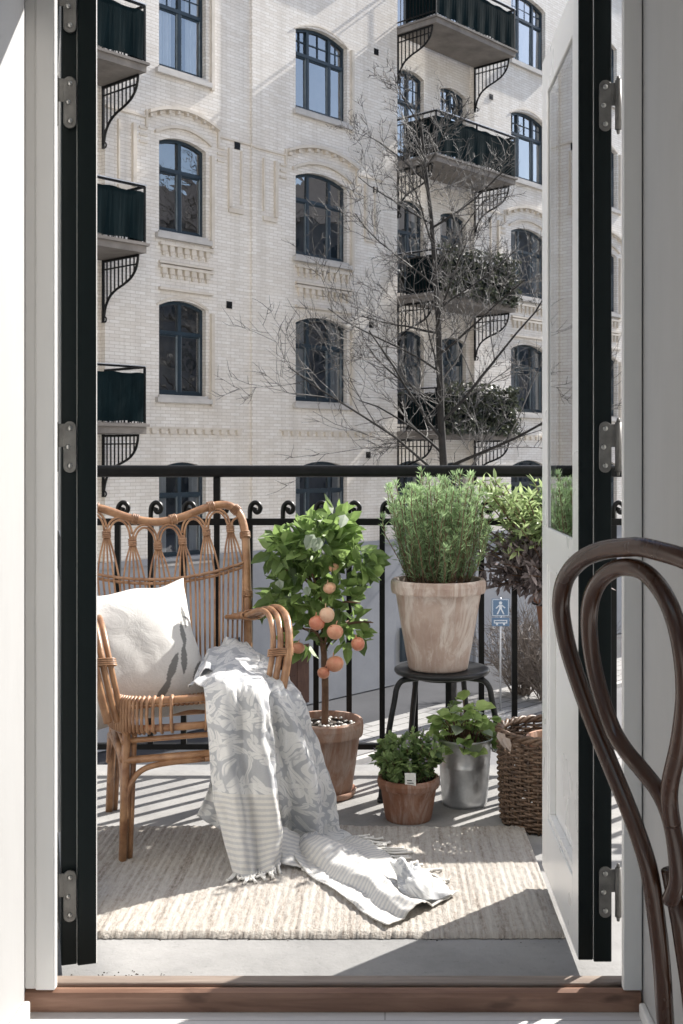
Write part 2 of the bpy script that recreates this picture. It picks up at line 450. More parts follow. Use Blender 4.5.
# ------------------------------------------------------------------ light, sky, camera
SUN_AZ, SUN_EL = R(46.2), R(38)          # azimuth measured from +Y towards +X
w = bpy.data.worlds.new('World'); scene.world = w; w.use_nodes = True
wt = w.node_tree
sky = wt.nodes.new('ShaderNodeTexSky'); sky.sky_type = 'NISHITA'; sky.sun_disc = False
sky.sun_elevation = SUN_EL; sky.sun_rotation = SUN_AZ; sky.air_density = 1.0; sky.dust_density = 1.2; sky.ozone_density = 1.0
bg = wt.nodes['Background']; bg.inputs[1].default_value = 0.095
wt.links.new(sky.outputs[0], bg.inputs[0])
sl = bpy.data.lights.new('sun', 'SUN'); sl.energy = 4.3; sl.angle = R(.5); sl.color = (1, .955, .89)
so = bpy.data.objects.new('sun', sl); COL.objects.link(so)
sd = Vector((math.sin(SUN_AZ)*math.cos(SUN_EL), math.cos(SUN_AZ)*math.cos(SUN_EL), math.sin(SUN_EL)))
so.rotation_euler = sd.to_track_quat('Z', 'Y').to_euler()
so.location = sd * 60

cam = bpy.data.cameras.new('camera'); co = bpy.data.objects.new('camera', cam); COL.objects.link(co)
co.location = (0, 0, H); co.rotation_euler = (R(90), 0, 0)
cam.sensor_width = 36; cam.lens = F / 1024 * 36
cam.shift_x = (341.5 - U0) / 1024; cam.shift_y = (V0 - 512) / 1024
cam.clip_start = .05; cam.clip_end = 2000
cam.dof.use_dof = True; cam.dof.focus_distance = 3.6; cam.dof.aperture_fstop = 18
scene.camera = co
scene.view_settings.view_transform = 'Standard'; scene.view_settings.look = 'None'
scene.view_settings.exposure = 1.3; scene.view_settings.gamma = 1
cy = scene.cycles
cy.use_denoising = True
cy.max_bounces = 8; cy.diffuse_bounces = 5; cy.glossy_bounces = 4; cy.transparent_max_bounces = 16; cy.transmission_bounces = 6
cy.sample_clamp_indirect = 6; cy.caustics_reflective = False; cy.caustics_refractive = False

# ================================================================== ROOM AND NICHE
YF = 2.436            # inside face of the door frame
YO = 2.575            # outside face of our wall
LX, RX = -.768, .547  # niche sides
HEAD = 2.34
def struct(name, b, mat, **k):
    o = b.build(name, mat, **k); o['kind'] = 'structure'; return o
b = MB(); b.box((-2.6,-3.6,-.2), (2.6,YF-.001,0)); struct('floor', b, M['floorboards'])
b = MB(); b.box((-2.6,-3.6,2.75), (2.6,2.11,2.95)); struct('ceiling', b, M['ceiling_paint'])
b = MB(); b.box((-2.8,-3.6,-.2), (-2.6,2.11,2.95)); struct('wall_left', b, M['wall_paint'])
b = MB(); b.box((2.6,-3.6,-.2), (2.8,2.11,2.95)); struct('wall_right', b, M['wall_paint'])
b = MB()
b.box((-2.8,-3.8,-.2), (2.8,-3.6,.2)); b.box((-2.8,-3.8,2.5), (2.8,-3.6,2.95))
b.box((-2.8,-3.8,.2), (-2.3,-3.6,2.5)); b.box((2.3,-3.8,.2), (2.8,-3.6,2.5)); b.box((-.06,-3.8,.2), (.06,-3.6,2.5))
struct('wall_back', b, M['wall_paint'])
# our own house wall with the door niche; interior faces painted, outer face rendered
b = MB()
ZT = 18.0  # unseen wall extent enlarged to bounce sun onto the facade opposite
NX = -.745
b.box((-1.1,2.11,STREET), (NX,2.375,ZT)); b.box((-1.1,2.375,STREET), (LX,YO,ZT)); b.box((RX,2.11,STREET), (1.0,YO,ZT))
for (wa, wb, wc) in ((-30,-2.55,-1.1), (2.55,36,1.0)):      # two unseen openings beside the door, added to let sun fill the room
    b.box((wa,2.11,STREET), (wb,YO,ZT))
    q0, q1 = sorted((wc, wb if wc > 0 and False else (-2.55 if wc < 0 else 2.55)))
    b.box((q0,2.11,STREET), (q1,YO,.02)); b.box((q0,2.11,2.6), (q1,YO,ZT))
b.box((NX,2.11,HEAD+.06), (RX,2.375,ZT)); b.box((LX,2.375,HEAD+.06), (RX,YO,ZT)); b.box((LX,YF+.02,STREET), (RX,YO,-.06))
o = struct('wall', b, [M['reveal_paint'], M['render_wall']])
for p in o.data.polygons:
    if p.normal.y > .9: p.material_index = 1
b = MB()   # skirting at the foot of the niche
b.box((NX,2.11,0), (NX+.014,2.372,.055)); b.box((RX-.014,2.11,0), (RX,YF-.02,.03))
struct('skirting', b, M['white_paint'], bevel=.004)

# door frame
fr = empty('door_frame', (0, YF, 0))
tag(fr, 'white painted wooden frame around the open balcony doors', 'door frame')
def part_box(name, lo, hi, mat, parent, bevel=.003):
    b = MB(); b.box(lo, hi); return b.build(name, mat, parent, bevel=bevel)
b = MB(); b.box((LX+.002,.022,.045), (-.742,.130,HEAD+.05)); b.box((-.742,0,.045), (-.699,.020,HEAD+.05)); b.box((LX+.002,.006,.045), (-.742,.022,HEAD+.05))
b.build('jamb', M['white_paint'], fr, bevel=.004)
b = MB(); b.box((.505,0,.045), (RX-.002,.020,HEAD+.05)); b.box((.540,.020,.045), (RX-.002,.130,HEAD+.05)); b.build('jamb', M['white_paint'], fr, bevel=.004)
b = MB(); b.box((-.697,0,HEAD-.02), (.505,.135,HEAD+.05)); b.build('head', M['white_paint'], fr, bevel=.004)

# threshold
th = empty('door_threshold', (0, YF, 0))
tag(th, 'brown varnished wooden threshold across the foot of the doorway', 'threshold')
b = MB()
prof = [(0,.0),(0,.030),(.004,.039),(.014,.044),(.026,.040),(.030,.030),(.030,0)]
x0, x1 = LX+.004, RX-.004
ia = [b.vert((x0,y,z)) for y, z in prof]; ib = [b.vert((x1,y,z)) for y, z in prof]
for k in range(len(prof)-1): b.face([ia[k], ib[k], ib[k+1], ia[k+1]])
b.face(ia); b.face(ib[::-1])
b.build('nosing', M['sill_wood'], th)
b = MB(); b.box((-.740,.034,-.05), (.538,.072,.046)); b.build('tread', M['sill_worn'], th, bevel=.004)

# ================================================================== BALCONY
b = MB(); b.box((-2.6,YO+.002,FLOOR-.18), (2.6,4.54,FLOOR)); struct('balcony_floor', b, M['balcony_concrete'], bevel=.01)
b = MB(); b.box((-.98,YO+.003,FLOOR-.02), (.98,2.98,FLOOR+.005)); struct('floor_step', b, M['step_concrete'])

def make_leaf(root, Wd, T, z0, z1, inner, glass_from):
    """door leaf in local coords: hinge edge at x=0, width along +x, thickness y 0..T; inner side is y=0 or y=T; painted white inside, dark green elsewhere"""
    st = .095
    rail = .11
    b = MB()
    ymid = T*.55
    # stiles, rails
    b.box((0,0,z0), (st,ymid,z1)); b.box((.010,ymid,z0), (st,T,z1))
    b.box((Wd-st,0,z0), (Wd,T,z1))
    b.box((st,0,z0), (Wd-st,T,z0+.16)); b.box((st,0,glass_from-.10), (Wd-st,T,glass_from)); b.box((st,0,z1-rail), (Wd-st,T,z1))
    o = b.build('door_leaf', [M['green_paint'], M['white_gloss']], root, bevel=.002, bseg=1)
    iy = -1 if inner == 0 else 1
    for p in o.data.polygons:
        outer_edge = p.center.x < .012 or p.center.x > Wd-.002 or p.center.z < z0+.001 or p.center.z > z1-.001
        if p.normal.y * iy > .9 or (abs(p.normal.y) < .5 and not outer_edge): p.material_index = 1
    # lower panel with raised moulding
    b = MB()
    zc0, zc1 = z0+.16, glass_from-.10
    b.box((st,T*.3,zc0), (Wd-st,T*.7,zc1))
    y_in = 0 if inner == 0 else T
    sgn = 1 if inner == 0 else -1
    pan = b.build('door_panel', [M['green_paint'], M['white_gloss']], root)
    for p in pan.data.polygons:
        if p.normal.y * iy > .9: p.material_index = 1
    b = MB()
    for (a0, c0, a1, c1) in ((st,zc0,Wd-st,zc0+.018),(st,zc1-.018,Wd-st,zc1),(st,zc0+.018,st+.018,zc1-.018),(Wd-st-.018,zc0+.018,Wd-st,zc1-.018)):
        ylo, yhi = (T*.06, T*.3) if inner == 0 else (T*.7, T*.94)
        b.box((a0,ylo,c0), (a1,yhi,c1))
    b.box((st+.05,(T*.24 if inner == 0 else T*.7),zc0+.05), (Wd-st-.05,(T*.3 if inner == 0 else T*.76),zc1-.05))
    b.build('panel_moulding', M['white_gloss'], pan, bevel=.006, bseg=2)
    b = MB()
    ym = T*.90 if inner else T*.10
    b.box((st,ym-.002,glass_from), (Wd-st,ym+.002,z1-rail))
    pane = b.build('glass_pane', M['door_glass'], root)
    b = MB()   # glazing bead
    for (a0, c0, a1, c1) in ((st,glass_from,Wd-st,glass_from+.012),(st,z1-rail-.012,Wd-st,z1-rail),(st,glass_from+.012,st+.012,z1-rail-.012),(Wd-st-.012,glass_from+.012,Wd-st,z1-rail-.012)):
        ylo, yhi = (ym+.003, ym+.016) if inner == 0 else (ym-.016, ym-.003)
        b.box((a0,ylo,c0), (a1,yhi,c1))
    b.build('glazing_bead', M['white_gloss'], pane)
def hinge(root, x, z, pin, mat_plate, mirror=1):
    # plate lies on the hinge edge (local x<0 side), pin in the gap: built in local y/z
    b = MB()
    n = 10
    def slot(y0, y1, zz0, zz1, xx):
        pts = []
        r = (y1-y0)/2; yc = (y0+y1)/2
        for k in range(n+1): a = PI*k/n; pts.append((yc+r*math.cos(a), zz1-r+r*math.sin(a)))
        for k in range(n+1): a = PI+PI*k/n; pts.append((yc+r*math.cos(a), zz0+r+r*math.sin(a)))
        fr_ = [b.vert((xx-.0035,y,zz)) for y, zz in pts]; bk = [b.vert((xx+.002,y,zz)) for y, zz in pts]
        b.face(fr_[::-1])
        L = len(pts)
        for k in range(L): b.face([fr_[k], fr_[(k+1)%L], bk[(k+1)%L], bk[k]])
    y0 = x; y1 = x + .028
    slot(y0, y1, z-.058, z+.058, 0)
    lo, hi = sorted((pin, (y0+y1)/2))
    b.box((-.0030,lo,z+.0), (.001,hi,z+.052))
    h = b.build('hinge', mat_plate, root, bevel=.0008, bseg=1)
    b = MB()
    b.tube([(-.004,pin,z-.055),(-.004,pin,z+.056)], .0075, 12)
    b.tube([(-.004,pin,z+.056),(-.004,pin,z+.066)], [.005,.003], 10)
    b.tube([(-.004,pin,z-.065),(-.004,pin,z-.055)], [.003,.005], 10)
    b.build('hinge_pin', mat_plate, h, smooth=True)
    for dz in (.042, .0, -.042):
        b = MB(); b.lathe([(.0001,.0045),(.0045,.0038),(.006,.001),(.006,0)], 12)
        s = b.build('screw', M['screw'], h, smooth=True)
        s.location = (-.0030, (y0+y1)/2 + (.004 if dz == 0 else 0), z+dz); s.rotation_euler = (0, R(-90), 0)

# right door: open square; inner face at x=.441, hinge edge at y=2.61
T = .074
rd = empty('balcony_door', (.441+T, 2.612, .028), R(90))
tag(rd, 'open balcony door on the pot plants side with its white inner face showing', 'door', 'pair of balcony doors')
make_leaf(rd, .615, T, 0, 2.25, T, .955)
for z in (.16, 1.17, 1.945): hinge(rd, .001, z, -.014, M['hinge_steel'])
# left door: swung further back so only the hinge edge is seen
ld = empty('balcony_door', (-.652, 2.605, .028), R(90+17))
tag(ld, 'open balcony door beside the rattan chair showing only its dark green edge', 'door', 'pair of balcony doors')
make_leaf(ld, .56, .078, 0, 2.25, 0, .955)
for z in (.16, 1.17, 1.945, 2.16): hinge(ld, .046, z, .092, M['hinge_steel'])

# railing
YR = 4.44
rl = empty('balcony_railing', (0, YR, FLOOR))
tag(rl, 'black wrought iron balcony railing with curled baluster tops', 'railing')
b = MB()
b.box((-2.55,-.034,1.135), (2.55,.034,1.180))
o = b.build('handrail', M['iron'], rl, bevel=.014, bseg=3)
b = MB(); b.box((-2.55,-.012,.949), (2.55,.012,.975)); b.build('scroll_rail', M['iron'], rl, bevel=.002)
b = MB(); b.box((-2.55,-.014,.085), (2.55,.014,.107)); b.build('bottom_rail', M['iron'], rl, bevel=.002)
def baluster():
    b = MB()
    b.box((-.0105,-.0105,.107), (.0105,.0105,.949))
    c = [(0,0,.975),(0,0,1.005),(.004,0,1.024),(.017,0,1.036),(.032,0,1.032),(.040,0,1.018),(.036,0,1.003),(.025,0,.999),(.018,0,1.008),(.021,0,1.017)]
    b.tube(cr(c, 4), .0092, 8)
    return b
sp = .1276
first = None
for k in range(-19, 20):
    x = (250 - U0)/F*YR + k*sp
    if abs(x) > 2.45: continue
    if first is None:
        o = first = baluster().build('baluster', M['iron'], rl)
    else:
        o = first.copy(); COL.objects.link(o); o.parent = rl
    o.location = (x, 0, 0)
for x in (-2.5, (217-U0)/F*YR, .63, 2.5):
    part_box('post', (x-.013,-.013,0 if abs(x) > 2 else .975), (x+.013,.013,1.135), M['iron'], rl, .002)

# rug
rg = MB()
rx0, rx1, ry0, ry1 = -1.52, .452, 2.885, 3.735
nx, ny = 520, 70
rows = []
for j in range(ny+1):
    rr = []
    for i in range(nx+1):
        x = rx0 + (rx1-rx0)*i/nx; y = ry0 + (ry1-ry0)*j/ny
        e = noise.noise(Vector((x*9, y*0+j*.0, 3.1)))*.006
        if j in (0, ny): y += e + random.uniform(-.003,.003)
        if i in (0, nx): x += noise.noise(Vector((1.7, y*8, 0)))*.006
        z = .012 + .0022*abs(math.sin(x*PI/.019)) + .0034*noise.noise(Vector((x*55, y*60, 0))) + .004*noise.noise(Vector((x*3, y*4, 5)))
        if j in (0, ny) or i in (0, nx): z = .001
        rr.append(rg.vert((x, y, FLOOR + .006 + z)))
    rows.append(rr)
for j in range(ny):
    for i in range(nx):
        rg.face([rows[j][i], rows[j][i+1], rows[j+1][i+1], rows[j+1][i]])
o = rg.build('woven_rug', M['rug'], smooth=True)
tag(o, 'cream and tan woven jute rug lying on the balcony floor', 'rug')

b = MB()
for k in range(150):
    x, y = random.gauss(-.60,.07), 2.655 + abs(random.gauss(0,.022))
    if k > 105: x, y = random.uniform(-.7,.5), 2.885 - abs(random.gauss(0,.008))
    if k > 130: x, y = random.uniform(-1,.5), random.uniform(3.76,4.3)
    r_ = random.uniform(.0008,.0034); z_ = FLOOR + (.0052 if y < 2.98 else 0)
    a_ = random.uniform(0,3)
    q = [b.vert((x+r_*math.cos(a_+t)*random.uniform(.5,1.4), y+r_*math.sin(a_+t)*random.uniform(.5,1.4), z_)) for t in (0,1.6,3.1,4.7)]
    t_ = b.vert((x, y, z_+r_*.8))
    for e in range(4): b.face([q[e], q[(e+1)%4], t_])
o = b.build('grit', M['soil']); o['kind'] = 'stuff'
tag(o, 'crumbs of soil and grit on the concrete by the threshold', 'grit')

# ================================================================== RATTAN ARMCHAIR
YAW = R(19)
ch = empty('rattan_armchair', (-.627, 3.72, FLOOR), YAW)
tag(ch, 'honey coloured rattan armchair with a looped openwork back', 'armchair')
CHM = Matrix.Translation((-.627, 3.72, FLOOR)) @ Matrix.Rotation(YAW, 4, 'Z')
CW, CD = .24, .25
def topz(x): # heart-shaped top edge
    a = abs(x)/.29
    return .965 + .075*math.sin(min(a,1)*PI*.62)**2 if a < .80 else .965 + .075*math.sin(.8*PI*.62)**2 - .0
def by(z): return .20 + (z-.42)*.42     # back reclines
BW = .315
outer = [(-.265,by(.30)-.01,.30),(-.285,by(.45),.45),(-.302,by(.65),.65),(-BW,by(.85),.85),(-BW-.002,by(.94),.94),(-.302,by(1.005),1.005),(-.258,by(1.036),1.036),(-.185,by(1.028),1.028),(-.09,by(.995),.995),(0,by(.980),.980)]
outer = outer + [(-x,y,z) for x,y,z in outer[-2::-1]]
oc = cr(outer, 6)
XB = (-.052, 0, 0)
b = MB(); b.tube(oc, .0150, 10)
b.build('back_frame', M['rattan'], ch, smooth=True, loc=XB)
# looped fans
b = MB()
heads = [-.264,-.176,-.088,0,.088,.176,.264]
def top_at(x):
    best = min((p for p in oc if p.z > .9), key=lambda p: abs(p.x-x)); return best.z
BZ = .80
def band_z(x): return BZ + .05*(x/.31)**2 - .02
for i in range(6):
    xa = -.275 + i*.11
    for off in (0,):
        x0, x1 = max(xa, -.268), min(xa+.11, .268)
        xm = (x0+x1)/2
        xm_r, xl_r = xm, None
# arches between fan heads
hx = [-.29] + heads + [.29]
def crest(x0, x1, zt, rr, yo=0):
    xm = (x0+x1)/2; pts = []
    zb = zt - .075
    for k in range(13):
        a = PI*k/12
        z = zb + .058*math.sin(a); x = xm - (x1-x0)/2*math.cos(a)
        pts.append((x, by(z)-.004+yo, z))
    return pts
for i in range(len(heads)-1):
    zt = (top_at((heads[i]+heads[i+1])/2))
    for s_ in (0, .010):
        b.tube(crest(heads[i]+s_*.8, heads[i+1]-s_*.8, zt+.004-s_, 0), .0042, 6)
for sgn in (-1, 1):
    zt = top_at(sgn*.285)
    b.tube(cr([(sgn*.264,by(zt-.075)-.004,zt-.075),(sgn*.276,by(zt-.045)-.004,zt-.045),(sgn*.302,by(zt-.03)-.004,zt-.03)],6), .0042, 6)
for hxx in heads:
    zt = top_at(hxx) - .078
    for j in range(-2, 3):
        xe = hxx + j*.0185
        zb2 = band_z(xe)
        b.tube(cr([(hxx+j*.004, by(zt+.015)-.004, zt+.015),(hxx+j*.005, by(zt-.02)-.004, zt-.02),(hxx+j*.012, by((zt+zb2)/2)-.004, (zt+zb2)/2),(xe, by(zb2)-.004, zb2)],5), .0036, 6)
b.build('back_loops', M['rattan'], ch, smooth=True, loc=XB)
b = MB()
for hxx in heads:
    zt = top_at(hxx) - .078
    for k in range(4):
        z = zt + .004 - k*.006
        rx = .013
        b.tube([(hxx+rx*math.cos(a), by(z)-.004+.009*math.sin(a), z) for a in [2*PI*q/10 for q in range(10)]], .0032, 5, closed=True)
for i, p in enumerate(oc):
    if i % 9 == 4 and p.z > .5:
        q = oc[min(i+1, len(oc)-1)]; t = (q-p).normalized()
        sx = t.orthogonal().normalized(); sy = t.cross(sx)
        for k in range(4):
            c = p + t*(k-1.5)*.006
            b.tube([c + (sx*math.cos(a)+sy*math.sin(a))*.0178 for a in [2*PI*q_/12 for q_ in range(12)]], .0032, 5, closed=True)
b.build('binding', M['rattan_wrap'], ch, smooth=True, loc=XB)
# woven cross band and spindles
b = MB()
xs = [-.31 + .62*k/40 for k in range(41)]
for dz in (-.010, .004):
    b.tube([(x, by(band_z(x))-.004 + .005*math.sin(k*2.1), band_z(x)+dz) for k, x in enumerate(xs)], .0062, 6)
b.tube([(x, by(.5)-.004 + .002*math.sin(k*2.1), .50+.03*(x/.28)**2) for k, x in enumerate(xs[3:-3])], .008, 6)
b.build('back_band', M['rattan_wrap'], ch, smooth=True, loc=XB)
b = MB()
for hxx in heads:
    for j in range(-2, 3):
        xe = hxx + j*.0185
        b.tube([(xe, by(band_z(xe))-.004, band_z(xe)), (xe*.86, by(.44)-.002, .44)], .0036, 6)
b.build('back_spindles', M['rattan'], ch, smooth=True, loc=XB)
# seat: dish, rim rails and wraps
def rim_pts(z, grow=0.0, n=40):
    pts = []
    for k in range(n):
        a = 2*PI*k/n
        cx, sy_ = math.cos(a), math.sin(a)
        e = .38
        x = (CW+.02+grow)*math.copysign(abs(cx)**e, cx); y = (CD+grow)*math.copysign(abs(sy_)**e, sy_)
        if y > 0: x *= .94
        pts.append(Vector((x, y-.01, z)))
    return pts
b = MB()
b.tube(rim_pts(.487), .0115, 8, closed=True); b.tube(rim_pts(.405), .0115, 8, closed=True)
b.build('seat_rim', M['rattan'], ch, smooth=True)
b = MB()
rp0 = rim_pts(.487, .004, 160); rp1 = rim_pts(.405, .004, 160)
for k in range(160):
    if k % 2: continue
    a, c = rp0[k], rp1[k]
    o_ = Vector((a.x, a.y, 0)).normalized()*.012
    b.tube([a + Vector((0,0,.014)) - o_*.3, a + o_ + Vector((0,0,.004)), (a+c)/2 + o_*1.25, c + o_ - Vector((0,0,.004)), c - Vector((0,0,.014)) - o_*.3], .0052, 6)
b.build('seat_wrapping', M['rattan_wrap'], ch, smooth=True)
b = MB()
for k in range(34):
    x = -.235 + .47*k/33
    yy = CD*.93
    b.tube([(x,-yy,.468),(x*.98,-yy*.5,.452),(x*.96,0,.446),(x*.94,yy*.5,.452),(x*.92,yy*.95,.468)], .0072, 6)
b.build('seat', M['rattan'], ch, smooth=True)
# legs (each a double pole)
def leg(sx, sy):
    b = MB()
    ft = (sx*(CW+.005), sy*CD, 0); tp = (sx*(CW-.01), sy*(CD-.02), .42)
    if sy > 0: ft = (sx*(CW-.01), CD+.06, 0); tp = (sx*(CW-.02), CD-.03, .44)
    b.tube([ft, ((ft[0]+tp[0])/2, (ft[1]+tp[1])/2, .2), tp], [.0120,.0132,.0135], 10)
    b.tube([(ft[0]-sx*.022, ft[1]+.012, .0), (tp[0]-sx*.024, tp[1]+.012, .40)], .0088, 8)
    return b
for sx in (-1, 1):
    for sy in (-1, 1):
        leg(sx, sy).build('leg', M['rattan'], ch, smooth=True)
# stretchers and curved braces
b = MB()
b.tube([(-CW,-CD+.012,.312),(CW,-CD+.012,.312)], .0115, 8)
b.tube([(-CW,-CD+.02,.368),(CW,-CD+.02,.368)], .0085, 8)
for s_ in (-1, 1):
    b.tube([(s_*CW,-CD+.01,.315),(s_*(CW-.01),CD+.0,.335)], .0125, 8)
    b.tube([(s_*CW,-CD+.01,.365),(s_*(CW-.01),CD+.0,.38)], .008, 8)
b.tube([(-CW+.01,CD+.0,.335),(CW-.01,CD+.0,.335)], .0125, 8)
b.build('stretcher', M['rattan'], ch, smooth=True)
b = MB()
for s_ in (-1, 1):
    b.tube(cr([(s_*(CW-.01),-CD+.006,.14),(s_*(CW-.012),-CD+.006,.22),(s_*(CW-.045),-CD+.006,.275),(s_*(CW-.11),-CD+.006,.294),(s_*(CW-.24),-CD+.006,.298)],6), .009, 8)
    b.tube(cr([(s_*(CW),-CD+.02,.18),(s_*(CW),-CD+.05,.265),(s_*(CW),-CD+.11,.30),(s_*(CW),0,.305),(s_*(CW),CD-.09,.30),(s_*(CW-.005),CD-.02,.26),(s_*(CW-.005),CD+.02,.18)],6), .009, 8)
b.build('brace', M['rattan'], ch, smooth=True)
for s_ in (-1, 1):
    arm = cr([(s_*.252,by(.62),.655),(s_*.285,.17,.67),(s_*.305,.02,.71),(s_*.310,-.08,.715),(s_*.308,-.165,.69),(s_*.298,-.225,.62),(s_*.278,-.245,.52),(s_*.256,-.245,.43)], 7)
    b = MB()
    arm = [p + Vector((-.03, 0, 0)) for p in arm]
    b.tube(arm, .0130, 9)
    b.tube([p + Vector((-s_*.026, .004 + .03*max(0, .66-p.z), -.002)) for p in arm], .0100, 9)
    b.tube([p + Vector((-s_*.048, .010 + .06*max(0, .66-p.z), -.006)) for p in arm], .0090, 8)
    for ti in (8, 36):
        q = arm[ti]; t_ = (arm[ti+1]-arm[ti-1]).normalized(); sx_ = Vector((1,0,0)); sy_2 = t_.cross(sx_)
        for kk in range(4):
            c_ = q + t_*(kk-1.5)*.006 + Vector((-s_*.024, .006, -.003))
            b.tube([c_ + sx_*.040*math.cos(a) + sy_2*.016*math.sin(a) for a in [2*PI*q_/16 for q_ in range(16)]], .003, 5, closed=True)
    b.build('arm', M['rattan'], ch, smooth=True)

# ================================================================== PILLOW
def pillow():
    n = 120
    S, TH = .250, .105
    b = MB()
    leaves = [(.36,-.46,.25,.030,58),(.56,-.34,.24,.028,74),(.66,.02,.22,.026,80),(.74,-.50,.20,.026,50),(.18,-.74,.20,.028,48),(.78,.30,.18,.024,86)]
    def tintf(x, y):
        for (lx, ly, L, W, ang) in leaves:
            dx, dy = x-lx, y-ly; a = R(ang)
            p = dx*math.cos(a)+dy*math.sin(a); q = -dx*math.sin(a)+dy*math.cos(a)
            t = p/L
            if abs(t) < 1 and abs(q) < W*1.7*(1-t*t): return 1.0
        return 0.0
    idx = {}
    for side in (1, -1):
        for j in range(n+1):
            for i in range(n+1):
                x = -1 + 2*i/n; y = -1 + 2*j/n
                edge = i in (0,n) or j in (0,n)
                if edge and side == -1:
                    idx[(side,i,j)] = idx[(1,i,j)]; continue
                puff = ((1-abs(x)**2.6)*(1-abs(y)**2.6))**.62
                pinch = 1 - .11*(1-abs(y)**2)*abs(x)**3 - .03*noise.noise(Vector((0,y*2.5,4)))*abs(x)**2
                pinchy = 1 - .11*(1-abs(x)**2)*abs(y)**3 - .04*noise.noise(Vector((x*2.5,0,9)))*abs(y)**2
                z = side*TH*puff
                # creases and slump
                cz = .010*noise.noise(Vector((x*1.6, y*1.6, side*3))) + .005*noise.noise(Vector((x*4.5+7, y*3.5, side)))*(1-puff*.5)
                z += cz*puff**.5*side
                b.tint = tintf(x, y) if side == 1 else 0
                idx[(side,i,j)] = b.vert((x*S*pinch, y*S*pinchy, z))
        for j in range(n):
            for i in range(n):
                q = [idx[(side,i,j)], idx[(side,i+1,j)], idx[(side,i+1,j+1)], idx[(side,i,j+1)]]
                b.face(q if side == 1 else q[::-1])
    return b
o = pillow().build('throw_pillow', M['linen'], smooth=True, tint=True)
tag(o, 'off-white linen cushion with a grey leaf print leaning in the armchair', 'cushion')
# orientation: local x right, y up, z facing the viewer
ex = Vector((math.cos(R(27)), math.sin(R(27)), 0))
fw = Vector((math.sin(R(27)), -math.cos(R(27)), 0))
tilt = R(36)
zf = (fw*math.cos(tilt) + Vector((0,0,1))*math.sin(tilt)).normalized()
yu = zf.cross(ex).normalized()
roll = R(5)
ex2 = ex*math.cos(roll) + yu*math.sin(roll); yu2 = zf.cross(ex2)
pm = Matrix((ex2, yu2, zf)).transposed().to_4x4(); pm.translation = P(131, 654, 3.76)
o.matrix_world = pm

# ================================================================== BLANKET
bl = MB()
def sheet(rows, nu=40, nv=12, folds=(), tintrow=99, amp=.006, seed=0, floor_from=99):
    """rows of 3-D points -> dense cloth grid"""
    cols = [cr(r, max(2, nu//(len(r)-1))) for r in rows]
    W_ = len(cols[0])
    grid = []
    for i in range(W_):
        grid.append(cr([c[i] for c in cols], nv))
    L_ = len(grid[0])
    ids = []
    vlen = 0.0
    mid = grid[W_//2]
    for j in range(L_):
        if j: vlen += (mid[j]-mid[j-1]).length
        ulen = 0.0
        row = []
        rowf = j/nv
        for i in range(W_):
            if i: ulen += (grid[i][j]-grid[i-1][j]).length
            p = grid[i][j].copy()
            tv = (grid[i][min(j+1,L_-1)] - grid[i][max(j-1,0)])
            tu = (grid[min(i+1,W_-1)][j] - grid[max(i-1,0)][j])
            nn = tu.cross(tv)
            if nn.length > 1e-9: nn.normalize()
            if nn.y > 0 and abs(nn.z) < .9: nn = -nn
            if abs(nn.z) >= .9 and nn.z < 0: nn = -nn
            uu = i/(W_-1)
            d = 0
            for (fc, fw_, fa, r0, r1) in folds:
                e = max(0, min(1, (rowf-r0)/max(r1-r0,.01)))
                d += fa*e*math.exp(-((uu-fc-.04*math.sin(rowf*1.3+seed))/fw_)**2)
            d += amp*noise.noise(Vector((uu*5+seed, vlen*9, seed*1.7)))*1.6 + amp*.6*noise.noise(Vector((uu*13+seed*3, vlen*18, 2)))
            crumple = 1.0 if rowf < 6.5 else 1.5
            d += crumple*(.0032*noise.noise(Vector((uu*22+seed, vlen*34, 7.7))) + .0045*abs(noise.noise(Vector((uu*7-vlen*9, vlen*11+uu*6, seed))))) 
            p += nn*d
            if p.z < FLOOR + .024: p.z = FLOOR + .024 + .004*(1+noise.noise(Vector((p.x*30, p.y*30, seed))))
            bl.tint = 1.0 if rowf >= tintrow else 0.0
            vi = bl.vert(p); bl.uv[vi] = (ulen + seed*.37, vlen + seed*.23)
            row.append(vi)
        ids.append(row)
    for j in range(L_-1):
        for i in range(W_-1):
            bl.face([ids[j][i], ids[j][i+1], ids[j+1][i+1], ids[j+1][i]])
    return ids
A = [
 [(210,650,3.86),(226,644,3.88),(243,646,3.88),(260,654,3.88),(276,666,3.87)],
 [(194,680,3.56),(212,670,3.61),(236,661,3.66),(258,665,3.66),(276,678,3.64)],
 [(205,690,3.425),(222,684,3.40),(240,684,3.41),(256,690,3.43),(269,700,3.46)],
 [(208,728,3.375),(225,728,3.355),(242,728,3.37),(258,730,3.385),(272,735,3.43)],
 [(210,762,3.36),(226,762,3.345),(243,763,3.36),(260,763,3.37),(275,763,3.41)],
 [(213,793,3.345),(230,795,3.33),(246,796,3.345),(262,796,3.355),(277,796,3.39)],
 [(222,834,3.32),(238,837,3.31),(253,839,3.32),(268,838,3.335),(282,834,3.37)],
 [(234,876,3.275),(246,879,3.27),(257,878,3.275),(268,873,3.29),(279,864,3.33)],
]
rowsA = [[P(*q) for q in r] for r in A]
idsA = sheet(rowsA, 48, 12, [(.28,.10,.016,1,3),(.55,.09,-.014,1.2,3),(.80,.08,.018,1,2.5),(.45,.05,.008,2,6)], 5.0, .006, 1)
